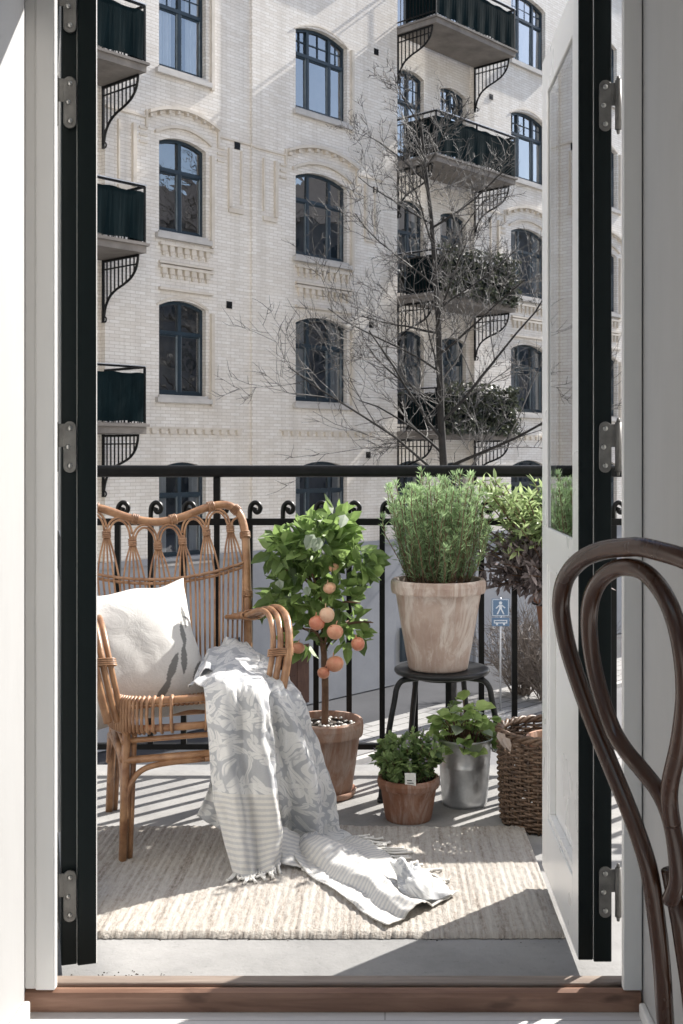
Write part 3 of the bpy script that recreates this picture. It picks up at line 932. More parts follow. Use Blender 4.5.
B = [
 [P(236,648,3.90),P(252,652,3.90),P(268,660,3.88),P(282,672,3.84)],
 [P(254,672,3.60),P(270,670,3.62),P(284,677,3.64),P(298,690,3.68)],
 [P(264,700,3.48),P(283,700,3.50),P(299,708,3.55),P(311,719,3.63)],
 [P(268,740,3.455),P(287,738,3.475),P(306,742,3.53),P(320,748,3.63)],
 [P(272,775,3.45),P(292,776,3.47),P(315,778,3.53),P(330,780,3.64)],
 [P(276,805,3.46),P(298,808,3.48),P(320,808,3.55),P(337,808,3.66)],
 [P(280,828,3.49),P(302,834,3.53),P(322,836,3.58),P(343,836,3.65)],
 [G(290,850,.045),G(312,848,.06),G(335,843,.04),G(360,839,.03)],
 [G(306,872,.03),G(330,863,.045),G(354,853,.03),G(380,847,.028)],
 [G(326,886,.026),G(346,876,.042),G(368,868,.027),G(396,860,.027)],
 [G(349,902,.026),G(369,890,.034),G(390,882,.027),G(418,872,.028)],
 [G(369,917,.025),G(389,906,.034),G(408,897,.027),G(436,883,.034)],
 [G(388,927,.024),G(409,917,.027),G(431,907,.026),G(458,893,.027)],
]
idsB = sheet(B, 45, 9, [(.20,.10,-.020,1,3),(.50,.10,.022,1.5,4),(.78,.09,-.018,2,5),(.35,.07,.012,6,8),(.68,.07,.012,6,8)], 6.6, .008, 2)
Cc = [
 [P(279,826,3.42),P(290,830,3.47),P(304,838,3.54)],
 [P(279,842,3.375),P(292,845,3.42),P(306,850,3.46)],
 [G(277,864,.03),G(290,866,.03),G(302,868,.03)],
]
idsC = sheet(Cc, 16, 8, [], 0, .004, 3)
D = [  # tail behind the hanging end
 [P(213,770,3.48),P(226,772,3.50),P(238,772,3.50)],
 [P(206,795,3.49),P(220,800,3.50),P(236,804,3.50)],
 [P(197,815,3.50),P(214,826,3.49),P(234,836,3.50)],
]
sheet(D, 16, 8, [], 99, .005, 4)
E = [  # bluish crumpled end on the rug
 [G(393,866,.05),G(404,862,.07),G(416,866,.05)],
 [G(398,878,.05),G(414,874,.075),G(432,876,.05)],
 [G(404,892,.035),G(424,886,.07),G(444,886,.04)],
 [G(410,906,.026),G(432,900,.04),G(455,895,.026)],
]
sheet(E, 24, 10, [(.3,.12,.018,0,1),(.7,.1,-.012,0,1)], 99, .014, 5)
F_ = [  # gathered top between cushion and arm
 [P(206,668,3.80),P(212,650,3.86),P(226,640,3.92),P(246,642,3.94)],
 [P(197,678,3.66),P(212,660,3.74),P(232,650,3.80),P(258,656,3.84)],
 [P(190,690,3.53),P(208,676,3.58),P(236,664,3.68),P(266,672,3.70)],
]
sheet(F_, 30, 12, [(.3,.08,.02,0,.5),(.6,.09,-.02,0,.5)], 99, .012, 6)
blk = bl.build('throw_blanket', M['cloth'], smooth=True, tint=True, solid=.0026)
tag(blk, 'grey and white floral throw with striped fringed ends hanging off the armchair', 'blanket')
# fringe
b = MB()
def tassel(p, d, L):
    side = Vector((random.uniform(-1,1), random.uniform(-1,1), 0))*.012
    q = [p, p + d*L*.35 + Vector((0,0,.006)), p + d*L*.7 + side, p + d*L + side*1.6]
    for k in range(4): q[k].z = max(q[k].z, FLOOR + .024)
    b.tube(cr(q, 3), [.0040]*9 + [.0055], 6)
VA = blk.data.vertices
last = idsA[-1]
for k in range(0, len(last), 3):
    p = VA[last[k]].co.copy(); tassel(p, Vector((random.uniform(-.3,.3), -1, -.6)).normalized(), random.uniform(.030,.048))
colC = [r[-1] for r in idsC]
for k in range(0, len(colC)):
    p = VA[colC[k]].co.copy(); tassel(p, Vector((1, -.35+random.uniform(-.4,.4), -.7)).normalized(), random.uniform(.06,.10))
for j in range(60, len(idsB)-14, 2):
    p = VA[idsB[j][-1]].co.copy(); tassel(p, Vector((.9, .3+random.uniform(-.8,.3), -.4)).normalized(), random.uniform(.05,.085))
b.build('fringe', M['fringe'], blk, smooth=True)

# ================================================================== PLANTS
def pot_lathe(rb, rt, h, rim_h, rim_out, th=.012):
    """outer profile from the base up, over the rim and down inside"""
    rr = rt - rim_out
    k = (h-rim_h)/h
    ru = rb + (rr-rb)*1.0
    return [(rb*.2,0),(rb*.97,0),(rb,.006),(rb+(ru-rb)*.5,(h-rim_h)*.5),(ru,h-rim_h),(rt-.002,h-rim_h+.002),(rt,h-rim_h+.008),(rt+.002,h-rim_h*.4),(rt,h-.006),(rt-.005,h),(rt-th,h-.001),(rt-th-.003,h-.012),(rt-th-.012,h-.05),(.01,h-.05)]
def soil_disc(root, r, z):
    b = MB()
    n = 28; c = b.vert((0,0,z+.004)); rings = []
    for q in range(1, 7):
        rings.append([b.vert((r*q/6*math.cos(2*PI*k/n), r*q/6*math.sin(2*PI*k/n), z + random.uniform(-.003,.006))) for k in range(n)])
    for k in range(n): b.face([c, rings[0][k], rings[0][(k+1)%n]])
    for q in range(5):
        for k in range(n): b.face([rings[q][k], rings[q+1][k], rings[q+1][(k+1)%n], rings[q][(k+1)%n]])
    return b.build('soil', M['soil'], root)
def rnd_dir():
    while True:
        v = Vector((random.uniform(-1,1), random.uniform(-1,1), random.uniform(-1,1)))
        if .05 < v.length < 1: return v.normalized()

# ---- citrus tree
cp = P(323, 805, 4.02); base = Vector((cp.x, 4.13, FLOOR))
ct = empty('potted_citrus_tree', base)
tag(ct, 'small citrus tree with orange fruit in a weathered terracotta pot', 'potted tree')
b = MB(); b.lathe(pot_lathe(.098,.137,.262,.060,.012), 40, (0,0,.012), .006); b.build('pot', M['terracotta_old'], ct, smooth=False, bevel=0)
b = MB(); b.lathe([(.02,0),(.104,0),(.110,.006),(.114,.024),(.110,.026),(.104,.014),(.02,.010)], 36); b.build('saucer', M['terracotta_old'], ct, smooth=True)
soil_disc(ct, .118, .245)
b = MB()
for k in range(70):
    a = random.uniform(0,2*PI); r = math.sqrt(random.random())*.108
    c = Vector((r*math.cos(a), r*math.sin(a), .255)); s_ = random.uniform(.005,.010)
    b.lathe([(.0003,-s_*.6),(s_*.8,-s_*.2),(s_*.7,s_*.35),(.0003,s_*.6)], 6, c)
b.build('pebbles', M['paper'], ct, smooth=True)
PXM = F/4.13
def loc(u, v, dy=0.0):
    d = base.y + dy
    p = P(u, v, d) - base
    return p
b = MB()
tr_top = loc(323, 640)
b.tube(cr([(0,0,.24),(.002,.002,.38),(-.002,0,.5),(tr_top.x,0,tr_top.z),(0.0,0,tr_top.z+.18)],4), [.0125]*8+[.011]*5+[.008]*4, 8)
crown_c = loc(323, 585)
brs = []
for k in range(16):
    a = random.uniform(0,2*PI); el = random.uniform(.1,1.3)
    e = Vector((math.cos(a)*math.cos(el)*.19, math.sin(a)*math.cos(el)*.17, math.sin(el)*.24 - .02))
    s0 = Vector((0,0,tr_top.z + random.uniform(-.05,.15)))
    b.tube(cr([s0, s0 + e*.5 + Vector((0,0,.02)), s0 + e],4), [.006,.0055,.005,.0045,.004,.0035,.003,.0025,.002], 6)
b.build('trunk', M['bark'], ct, smooth=True)
def leaf_cloud(blobs, n, L, W, upbias=.4, lightdir=None, fold=.3):
    b = MB()
    for (c, rx, ry, rz, share) in blobs:
        for _ in range(int(n*share)):
            d = rnd_dir(); r = random.uniform(.35,1.0)**.6
            p = Vector((c.x*.93 + d.x*rx*r*.9, c.y + d.y*ry*r, c.z + d.z*rz*r))
            outd = (Vector((d.x, d.y, d.z*.6)) + Vector((0,0,random.uniform(-.5,.3))) + rnd_dir()*.7).normalized()
            nr = (Vector((0,0,1))*upbias + rnd_dir()).normalized()
            ll = L*random.uniform(.6,1.15)
            b.tint = random.betavariate(1.6, 1.6)
            b.leaf(p, outd, nr, ll, ll*W, fold, random.uniform(0,.8))
    return b
bl_ = [(loc(318,545,0),.135,.12,.075,.26),(loc(283,552,-.03),.07,.08,.065,.13),(loc(360,562,-.02),.075,.08,.055,.13),(loc(300,590,.0),.09,.10,.085,.18),(loc(340,600,.0),.075,.09,.09,.15),(loc(275,600,-.03),.05,.07,.05,.06),(loc(352,632,-.02),.05,.06,.06,.06),(loc(305,635,.03),.06,.07,.05,.05),(loc(330,525,0),.09,.08,.05,.12)]
leaf_cloud(bl_, 560, .074, .60, .6).build('crown', M['citrus_leaf'], ct, tint=True)
b = MB()
for (u, v, dd, L) in ((314,540,-.135,.060),(320,543,-.14,.055),(345,520,-.09,.05),(279,585,-.11,.04),(306,592,-.13,.035)):
    b.tint = random.random(); p = loc(u, v, dd)
    b.leaf(p + Vector((0,0,.02)), Vector((random.uniform(-.5,.5),-.3,-.9)), Vector((0,-1,.3)), L, L*.8, .5, .4)
b.build('pale_leaves', M['pale_leaf'], ct, tint=True)
for (u, v, r, dy) in ((334,568,.020,-.075),(329.5,588,.024,-.085),(327,615,.030,-.13),(317,623,.030,-.125),(335,632,.030,-.135),(358,644,.027,-.10),(335,664,.034,-.10),(323.5,673,.024,-.10),(298,648,.025,-.04)):
    b = MB()
    c = loc(u, v, dy); r *= .92
    b.lathe([(.0005,-r*.98),(r*.42,-r*.90),(r*.77,-r*.62),(r*.97,-r*.2),(r,r*.08),(r*.92,r*.45),(r*.68,r*.76),(r*.34,r*.93),(.0005,r*.94)], 20)
    b.tube([(0,0,r*.90),(.001,0,r*1.2),(.003,.004,r*1.45)], .0018, 5); b.tint = 0
    for kk in range(5): b.blade(Vector((0,0,r*.95)), Vector((math.cos(kk*1.257),math.sin(kk*1.257),.1)), Vector((0,0,1)), r*.3, r*.14)
    o = b.build('fruit', M['fruit'], ct, smooth=True); o.location = c
    o.scale = (random.uniform(.94,1.08), random.uniform(.94,1.06), random.uniform(.90,1.04))
    o.rotation_euler = (random.uniform(-.4,.4), random.uniform(-.4,.4), 0)

# ---- stool
stc = Vector((P(442, 665, 4.16).x, 4.16, FLOOR)); SH = .452
stl = empty('metal_stool', stc, R(12))
tag(stl, 'round dark metal stool carrying the rosemary pot', 'stool')
b = MB(); b.lathe([(.01,SH-.022),(.155,SH-.022),(.168,SH-.018),(.173,SH-.010),(.172,SH-.003),(.165,SH),(.15,SH-.003),(.01,SH-.004)], 48)
b.build('seat', M['stool_paint'], stl, smooth=True)
def stool_leg(a):
    b = MB(); ca, sa = math.cos(a), math.sin(a)
    pts = [(r*ca, r*sa, z) for r, z in ((.05,SH-.030),(.125,SH-.030),(.165,SH-.034),(.186,SH-.058),(.195,SH-.10),(.220,.23),(.250,.012))]
    b.tube(cr(pts, 5), .0105, 10)
    b.tube([(.2495*ca,.2495*sa,.014),(.250*ca,.250*sa,0)], .0135, 10)
    return b
for k in (-28, 208, 62, 118): stool_leg(R(k-12)).build('leg', M['stool_paint'], stl, smooth=True)
b = MB()
b.tube([(.09*math.cos(2*PI*k/24), .09*math.sin(2*PI*k/24), SH-.034) for k in range(24)], .006, 6, closed=True)
b.build('seat_ring', M['stool_paint'], stl, smooth=True)

# ---- rosemary
rc = Vector((P(438, 665, 4.16).x, 4.15, FLOOR + SH))
rs = empty('potted_rosemary', rc)
tag(rs, 'bushy green rosemary in a large whitened terracotta pot on the stool', 'potted plant')
b = MB(); b.lathe(pot_lathe(.108,.170,.322,.050,.016,.016), 48, (0,0,0), .004); b.build('pot', M['terracotta_pale'], rs)
soil_disc(rs, .148, .298)
b = MB(); stems = MB()
for k in range(190):
    a = random.uniform(0, 2*PI); r = math.sqrt(random.random())
    p0 = Vector((r*.11*math.cos(a), r*.11*math.sin(a), .295))
    hgt = random.uniform(.22,.40)*(1.05-.28*r*random.random())
    lean = Vector((math.cos(a), math.sin(a), 0))*r*random.uniform(.02,.090) + Vector((random.uniform(-.04,.04), random.uniform(-.04,.04), 0))
    if k % 11 == 0: lean *= 1.35; hgt *= random.uniform(.6,.9)
    bend = Vector((random.uniform(-.012,.012), random.uniform(-.012,.012), 0))
    curve = cr([p0, p0 + lean*.5 + bend + Vector((0,0,hgt*.4)), p0 + lean*.8 - bend*.7 + Vector((0,0,hgt*.75)), p0 + lean + bend*.5 + Vector((0,0,hgt))], 6)
    stems.tube(curve[::3], .0014, 4)
    tb = random.uniform(.25,.9)
    for q in range(2, len(curve)-1):
        for rep in range(5):
            f = q/len(curve)
            pp = curve[q] + (curve[q+1]-curve[q])*random.random()
            dr = (Vector((0,0,1))*random.uniform(.6,1.3) + rnd_dir()).normalized()
            b.tint = min(1, max(0, tb*(.35+.75*f) + random.uniform(-.2,.2)))
            b.blade(pp, dr, rnd_dir(), random.uniform(.020,.034), .0034)
    for rep in range(6):
        b.tint = min(1, tb+.25); b.blade(curve[-1], (Vector((0,0,1.4))+rnd_dir()).normalized(), rnd_dir(), .024, .0046)
b.build('foliage', M['rosemary_leaf'], rs, tint=True)
stems.build('stems', M['bark'], rs)

# ---- sage in a pot hooked on the railing
sc = Vector((.655, YR-.12, .49))
sg = empty('potted_sage', sc)
tag(sg, 'purple and green leaved sage in a small pot hung on the railing', 'potted plant')
b = MB(); b.lathe(pot_lathe(.070,.098,.17,.035,.010), 36); b.build('pot', M['terracotta_red'], sg)
soil_disc(sg, .082, .145)
b = MB()
b.tube(cr([(-.05,.10,.145),(-.05,.118,.30),(-.05,.125,.495),(-.05,.135,.507),(-.05,.146,.49),(-.05,.147,.46)],4), .004, 6)
b.tube(cr([(.05,.10,.145),(.05,.118,.30),(.05,.125,.495),(.05,.135,.507),(.05,.146,.49),(.05,.147,.46)],4), .004, 6)
b.tube([(.101*math.cos(2*PI*k/24), .101*math.sin(2*PI*k/24), .134) for k in range(24)], .004, 6, closed=True)
b.build('hook', M['iron'], sg, smooth=True)
b = MB(); bg_ = MB(); stm = MB()
def lance(mb, p, d, L, W):
    mb.leaf(p, d, (Vector((0,0,1))+rnd_dir()*.8).normalized(), L, L*W, .3, random.uniform(0,.6))
for k in range(190):
    a = random.uniform(0,2*PI); r = random.uniform(.2,1)
    hgt = random.uniform(.04,.47)
    spread = .27*r*(1-.12*hgt/.5)
    e = Vector((math.cos(a)*spread - .085, math.sin(a)*spread*.75 - .05, .13 + hgt))
    s0 = Vector((math.cos(a)*.04, math.sin(a)*.04, .14))
    cv = cr([s0, s0*.4 + e*.5 + Vector((0,0,.05)), e], 6)
    stm.tube(cv[::2], .002, 4)
    for q in range(4, len(cv)):
        for rep in range(3):
            dr = ((cv[q]-cv[q-1]).normalized()*.7 + rnd_dir()).normalized()
            high = cv[q].z > .37 + random.uniform(-.05,.06)
            mb = bg_ if high else b
            mb.tint = random.betavariate(1.4,1.8)
            lance(mb, cv[q], dr, random.uniform(.032,.055), .30)
b.build('foliage', M['sage_leaf'], sg, tint=True)
bg_.build('new_growth', M['sage_green_leaf'], sg, tint=True)
stm.build('stems', M['bark'], sg)

# ---- small herb pot
hc = G(408.5, 827); hc = Vector((P(408.5, 800, 3.86).x, 3.865, FLOOR))
hb = empty('potted_herb', hc)
tag(hb, 'low leafy herb with a white plant label in a small brown terracotta pot', 'potted plant')
b = MB(); b.lathe(pot_lathe(.078,.104,.142,.036,.010), 40, (0,0,0), .005); b.build('pot', M['terracotta_red'], hb)
soil_disc(hb, .088, .119)
b = MB(); fl = MB(); stm = MB()
for k in range(100):
    a = random.uniform(0,2*PI); r = math.sqrt(random.random())
    s0 = Vector((r*.06*math.cos(a), r*.06*math.sin(a), .113))
    e = Vector((r*.115*math.cos(a), r*.11*math.sin(a), .15 + random.uniform(.03,.14)*(1.15-.5*r)))
    cv = cr([s0, (s0+e)/2 + Vector((0,0,.02)), e], 4)
    stm.tube(cv[::2], .0016, 4)
    for q in range(2, len(cv)):
        for rep in range(3):
            b.tint = random.betavariate(1.4,1.6)
            b.leaf(cv[q], (rnd_dir() + Vector((0,0,.35))).normalized(), (Vector((0,0,1))+rnd_dir()*.6).normalized(), random.uniform(.024,.036), random.uniform(.016,.024), .3, .3)
    if random.random() < .30:
        for rep in range(6):
            fl.tint = random.random()
            fl.blade(e + Vector((0,0,.006*rep)), rnd_dir(), rnd_dir(), .012, .007)
b.build('foliage', M['herb_leaf'], hb, tint=True)
fl.build('flowers', M['herb_flower'], hb, tint=True)
stm.build('stems', M['bark'], hb)
b = MB(); b.box((-.018,-.001,0), (.018,.001,.066))
o = b.build('plant_label', M['paper'], hb); o.location = (.005,-.094,.116); o.rotation_euler = (R(12),0,R(-6))
b = MB()
for k in range(4): b.box((-.011,-.0022,.012+k*.009), (.011-(k%2)*.006,-.0012,.0145+k*.009))
b.build('label_print', M['stool_paint'], o)

# ---- zinc bucket planter
zc = Vector((P(464.5, 780, 4.03).x, 4.03, FLOOR))
zb = empty('zinc_planter', zc)
tag(zb, 'dented grey zinc bucket of light green leaves under the stool', 'planter')
b = MB(); b.lathe([(.02,.006),(.074,.006),(.074,0),(.078,0),(.080,.012),(.0885,.135),(.0895,.139),(.0885,.143),(.0945,.222),(.098,.226),(.099,.231),(.096,.235),(.092,.231),(.085,.18),(.01,.18)], 40, (0,0,0), .008)
b.build('bucket', M['zinc'], zb, smooth=True)
for s_ in (-1, 1):
    b = MB(); b.tube(cr([(s_*.094,-.022,.19),(s_*.106,-.018,.185),(s_*.112,0,.18),(s_*.106,.018,.185),(s_*.094,.022,.19)],4), .0035, 6); b.build('handle', M['zinc'], zb, smooth=True)
soil_disc(zb, .084, .195)
b = MB(); pb = MB(); stm = MB()
for k in range(84):
    a = random.uniform(0,2*PI); r = math.sqrt(random.random())
    s0 = Vector((r*.05*math.cos(a), r*.05*math.sin(a), .19))
    e = Vector((r*.105*math.cos(a), r*.10*math.sin(a)-.01, .215 + random.uniform(-.02,.155)*(1.15-.55*r)))
    stm.tube(cr([s0, (s0+e)/2+Vector((0,0,.03)), e],4)[::2], .0018, 4)
    for rep in range(2):
        mb = pb if random.random() < .05 else b
        mb.tint = random.betavariate(1.8,1.2)
        L = random.uniform(.036,.060)
        mb.leaf(e, (Vector((math.cos(a+random.uniform(-1,1)), math.sin(a+random.uniform(-1,1)), random.uniform(-.2,.5)))).normalized(), (Vector((0,-.35,1))+rnd_dir()*.5).normalized(), L, L*.9, .35, .5)
b.build('foliage', M['mint_leaf'], zb, tint=True)
pb.build('pale_leaves', M['pale_leaf'], zb, tint=True)
stm.build('stems', M['bark'], zb)

# ---- wicker basket with a pot in it
bc = Vector((P(551, 800, 3.80).x, 3.83, FLOOR + .0))
bk = empty('wicker_basket', bc)
tag(bk, 'round brown wicker basket beside the right door', 'basket')
BH, BR0, BR1 = .30, .157, .168
NS = 34
def brad(z): return BR0 + (BR1-BR0)*math.sin(min(1,z/BH*1.05)*PI/2)
b = MB()
rings = 31
for k in range(rings):
    z = .012 + (BH-.03)*k/(rings-1); r = brad(z); ph = PI*(k % 2)
    n = NS*4
    b.tube([((r + .0062*math.sin(NS/2*a_ + ph))*math.cos(a_), (r + .0062*math.sin(NS/2*a_ + ph))*math.sin(a_), z + .0016*math.sin(7*a_+k*1.9)) for a_ in [2*PI*q/n for q in range(n)]], random.uniform(.0040,.0052), 5, closed=True)
b.build('weave', M['wicker'], bk, smooth=True)
b = MB()
for q in range(NS):
    a_ = 2*PI*(q+.5)/NS
    b.tube([(brad(z)*math.cos(a_), brad(z)*math.sin(a_), z) for z in (0,.1,.2,BH)], .0042, 6)
b.build('stakes', M['wicker'], bk, smooth=True)
b = MB()
for s_ in range(3):
    n = 96
    b.tube([((BR1+.009*math.cos(10*a_+2*PI*s_/3))*math.cos(a_), (BR1+.009*math.cos(10*a_+2*PI*s_/3))*math.sin(a_), BH+.004+.008*math.sin(10*a_+2*PI*s_/3)) for a_ in [2*PI*q/n for q in range(n)]], .0068, 6, closed=True)
b.build('rim', M['wicker'], bk, smooth=True)
b = MB(); b.lathe([(.001,.004),(BR0-.004,.004),(BR0-.004,.010),(.001,.010)], 30); b.build('base', M['wicker'], bk)
pt = empty('terracotta_pot', bc + Vector((.03,-.02,.012)))
tag(pt, 'round terracotta pot standing inside the wicker basket', 'pot')
b = MB(); b.lathe(pot_lathe(.085,.115,.275,.045,.010), 36); b.build('pot_body', M['terracotta_old'], pt)
soil_disc(pt, .098, .235)
b = MB()
for k in range(26):
    a = random.uniform(0,2*PI); r = random.random()*.08
    b.tint = random.random()
    b.leaf(Vector((r*math.cos(a), r*math.sin(a), .235)), Vector((math.cos(a), math.sin(a), random.uniform(.2,.9))), Vector((0,0,1)), .05, .03, .3, .4)
b.build('sprouts', M['mint_leaf'], pt, tint=True)
# dry leaf draped on the basket edge
b = MB()
for (u, v, d, L) in ((504,746,3.70,.060),(510,751,3.66,.05)):
    p = P(u-6, v-14, d+.03); b.tint = .7
    b.leaf(p, (P(u+8, v+10, d-.04) - p), Vector((0,-.6,.8)), L, L*.5, .5, .8)
o = b.build('dry_leaf', M['dry_leaf'], None, tint=True)
tag(o, 'pale dry leaf lying over the wicker basket rim', 'leaf')

# ================================================================== BENTWOOD CHAIR
d0 = 1.9
O0 = Vector(((561-U0)/F*d0, d0, 0)); EE = Vector((.5,-.866,0)).normalized(); NN = Vector((.866,.5,0)).normalized()
ZTOP = 1.035; TA = math.tan(R(13))
def on_back(u, v):
    """ray-plane intersection with the reclined back -> (w, z)"""
    # plane: p = O0 + w*EE + (ZTOP-z)*TA*NN ; normal
    dr = Vector(((u-U0)/F, 1, -(v-V0)/F)); o_ = Vector((0,0,H))
    pn = EE.cross((Vector((0,0,1)) - NN*TA))
    p0 = O0 + Vector((0,0,ZTOP))
    t = (p0 - o_).dot(pn)/dr.dot(pn)
    p = o_ + dr*t
    return (p - O0).dot(EE), p.z
def back_pt(w_, z, off=0.0): return O0 + EE*w_ + NN*((ZTOP-z)*TA + off) + Vector((0,0,z))
bw = empty('bentwood_chair', (.5, 1.8, 0))
tag(bw, 'dark brown bentwood chair indoors with a looped round back', 'chair')
bwi = Matrix.Translation((-.5,-1.8,0))
CWW = .165
left = [on_back(u, v) for u, v in ((632,547),(604,550),(581,560),(566,578),(561,602),(564,630),(572,662),(590,714),(611,766),(632,818),(648,866),(656,915),(662,968),(666,1030))]
lw = left[0][0]
C0 = lw + .02
right = [(2*C0 - w_, z) for w_, z in left]
# carry both sides down past the seat to form the rear legs
seatz = .455
def down(lst):
    (wa, za), (wb, zb) = lst[-2], lst[-1]
    return lst + [(wb + (wb-wa)*.7, zb-.09), (wb + (wb-wa)*1.0, seatz)]
pts = [back_pt(*q) for q in reversed(left)] + [back_pt(C0, left[0][1]+.001)] + [back_pt(*q) for q in right]
lw_ft = pts[0] + NN*.03 + EE*-.01; rt_ft = pts[-1] + NN*.03 + EE*.01
pts = [Vector((lw_ft.x, lw_ft.y, 0))] + pts + [Vector((rt_ft.x, rt_ft.y, 0))]
b = MB(); b.tube([bwi @ p for p in cr(pts, 6)], .0150, 14); b.build('back_hoop', M['bentwood'], bw, smooth=True)
inner = [(637,790,1),(612,722,0),(597,672,0),(591,628,0),(594,596,0),(606,576,0),(625,567,0),(648,573,0),(669,600,0),(682,640,0),(687,690,0),(682,738,0),(673,778,0),(671,800,0),(674,824,0)]
ip = [on_back(u, v) for u, v, _ in inner[1:]]
stem = [on_back(u, v) for u, v in ((626,748),(645,771),(661,792),(672,818),(678,850),(679,880),(672,900))]
b = MB()
b.tube([bwi @ back_pt(w_, z, -.004) for w_, z in [(p.x, p.y) for p in cr([Vector((a_[0], a_[1], 0)) for a_ in (stem[::-1] + ip)], 6)]], .0140, 12)
b.build('back_loop', M['bentwood'], bw, smooth=True)
b = MB()
br_ = [on_back(u, v) for u, v in ((660,872),(670,925),(679,985),(685,1040))]
b.tube([bwi @ back_pt(w_, z, .02) for w_, z in br_] + [bwi @ Vector((*(back_pt(br_[-1][0]+.01, br_[-1][1], .03)).xy, 0.0))], .0135, 12)
b.build('back_brace', M['bentwood'], bw, smooth=True)
sc_ = back_pt(C0, seatz) + NN*.215; sc_.z = seatz
b = MB(); b.lathe([(.001,-.012),(.170,-.012),(.188,-.016),(.197,-.004),(.195,.012),(.185,.018),(.165,.010),(.001,.006)], 40, bwi @ sc_); b.build('seat', M['bentwood'], bw, smooth=True)
for s_ in (-1, 1):
    t_ = sc_ + NN*.15 + EE*.13*s_
    f_ = sc_ + NN*.20 + EE*.17*s_
    b = MB(); b.tube([bwi @ Vector((t_.x,t_.y,seatz-.01)), bwi @ Vector((f_.x,f_.y,0))], [.017,.012], 10); b.build('leg', M['bentwood'], bw, smooth=True)
b = MB(); b.tube([bwi @ (Vector((sc_.x,sc_.y,.26)) + EE*.155*math.cos(2*PI*k/28) + NN*.175*math.sin(2*PI*k/28)) for k in range(28)], .010, 8, closed=True); b.build('leg_ring', M['bentwood'], bw, smooth=True)

# ================================================================== OPPOSITE BUILDING
FA = R(41.5)
P0 = Vector(((320-U0)/F*27, 27, 0))
TT = Vector((math.sin(FA), math.cos(FA), 0)); NO = Vector((math.cos(FA), -math.sin(FA), 0))
def s_of(u, off=0.0):
    """facade coordinate under image column u, for a plane off metres behind the front"""
    k = (u-U0)/F
    q = P0 - NO*off
    return (k*q.y - q.x)/(TT.x - k*TT.y)
bd = empty('apartment_building', (P0.x, P0.y, 0), PI/2 - FA)
tag(bd, 'cream brick apartment building with arched blue windows across the street', 'building')
PITCH = 3.36
ZB = lambda k: 5.78 + PITCH*(k-1)       # window bottoms, k=1 is the row with hoods
WH = 1.97
ROOF = 19.0
sL0, sL1 = s_of(159), s_of(206)
sM0, sM1 = s_of(293.5), s_of(345)
sJ = s_of(250); sK = s_of(395); sN = s_of(474.5)
sR0, sR1 = s_of(511), s_of(511)+1.75
RC = .16                                  # recess depth
sA0, sA1 = s_of(397.5, RC), s_of(424, RC)
sB0, sB1 = s_of(440.5, RC), s_of(466, RC)
sE0, sE1 = s_of(105)-3.55, s_of(105)
class Win:
    def __init__(s, x0, x1, z0, z1, arch, kind): s.x0, s.x1, s.z0, s.z1, s.arch, s.kind = x0, x1, z0, z1, arch, kind
    def top(s, x):
        c = (s.x0+s.x1)/2; t = (x-c)/((s.x1-s.x0)/2)
        return s.z1 - s.arch*(t*t)
wallb = MB()
def wall_segment(xa, xb, yoff, columns, depth=.24, zb=-1.05, zt=ROOF):
    """front sheet with arched openings and their reveals; columns: list of lists of Win sorted by z"""
    x = xa
    b = wallb
    def quad(x0, z0, x1, z1): b.poly([(x0,yoff,z0),(x1,yoff,z0),(x1,yoff,z1),(x0,yoff,z1)])
    NA = 10
    for col in columns:
        c0, c1 = col[0].x0, col[0].x1
        if c0 > x: quad(x, zb, c0, zt)
        xs_ = [c0 + (c1-c0)*k/NA for k in range(NA+1)]
        low = None
        for wi, wn in enumerate(col):
            for k in range(NA):
                za = low.top(xs_[k]) if low else zb; zc = low.top(xs_[k+1]) if low else zb
                b.poly([(xs_[k],yoff,za),(xs_[k+1],yoff,zc),(xs_[k+1],yoff,wn.z0),(xs_[k],yoff,wn.z0)])
            low = wn
            yd = yoff + depth
            b.poly([(c0,yoff,wn.z0),(c0,yd,wn.z0),(c0,yd,wn.top(c0)),(c0,yoff,wn.top(c0))])
            b.poly([(c1,yd,wn.z0),(c1,yoff,wn.z0),(c1,yoff,wn.top(c1)),(c1,yd,wn.top(c1))])
            b.poly([(c0,yoff,wn.z0),(c1,yoff,wn.z0),(c1,yd,wn.z0),(c0,yd,wn.z0)])
            for k in range(NA):
                b.poly([(xs_[k],yoff,wn.top(xs_[k])),(xs_[k],yd,wn.top(xs_[k])),(xs_[k+1],yd,wn.top(xs_[k+1])),(xs_[k+1],yoff,wn.top(xs_[k+1]))])
        for k in range(NA):
            b.poly([(xs_[k],yoff,low.top(xs_[k])),(xs_[k+1],yoff,low.top(xs_[k+1])),(xs_[k+1],yoff,zt),(xs_[k],yoff,zt)])
        x = c1
    if xb > x: quad(x, zb, xb, zt)
rowsk = range(-1+1, 4)                    # k=0..3 ; k=0 is the lowest row
def column(x0, x1, kind, arch=.16, ks=(0,1,2,3), dz0=0.0, dz1=0.0):
    return [Win(x0, x1, ZB(k)+dz0, ZB(k)+WH+dz1, arch, kind) for k in ks]
ks = (-1+0, 0, 1, 2, 3)
colL = column(sL0, sL1, 'two', .14, ks); colM = column(sM0, sM1, 'three', .17, ks)
colA = column(sA0, sA1, 'two', .12, ks, -.45, .0); colB = column(sB0, sB1, 'two', .12, ks, -.0, -.05)
colR = column(sR0, sR1, 'three', .17, ks)
colS = column(sR1+2.4, sR1+4.15, 'three', .17, ks); colT = column(sR1+6.6, sR1+8.35, 'three', .17, ks)
colE1 = column(sE0+.35, sE0+1.45, 'two', .12, ks, -.45, 0); colE2 = column(sE0+2.15, sE0+3.2, 'two', .12, ks)
PJ = -.07
wall_segment(sE0-8, sE0, 0, [])
wall_segment(sE0, sE1, RC, [colE1, colE2])
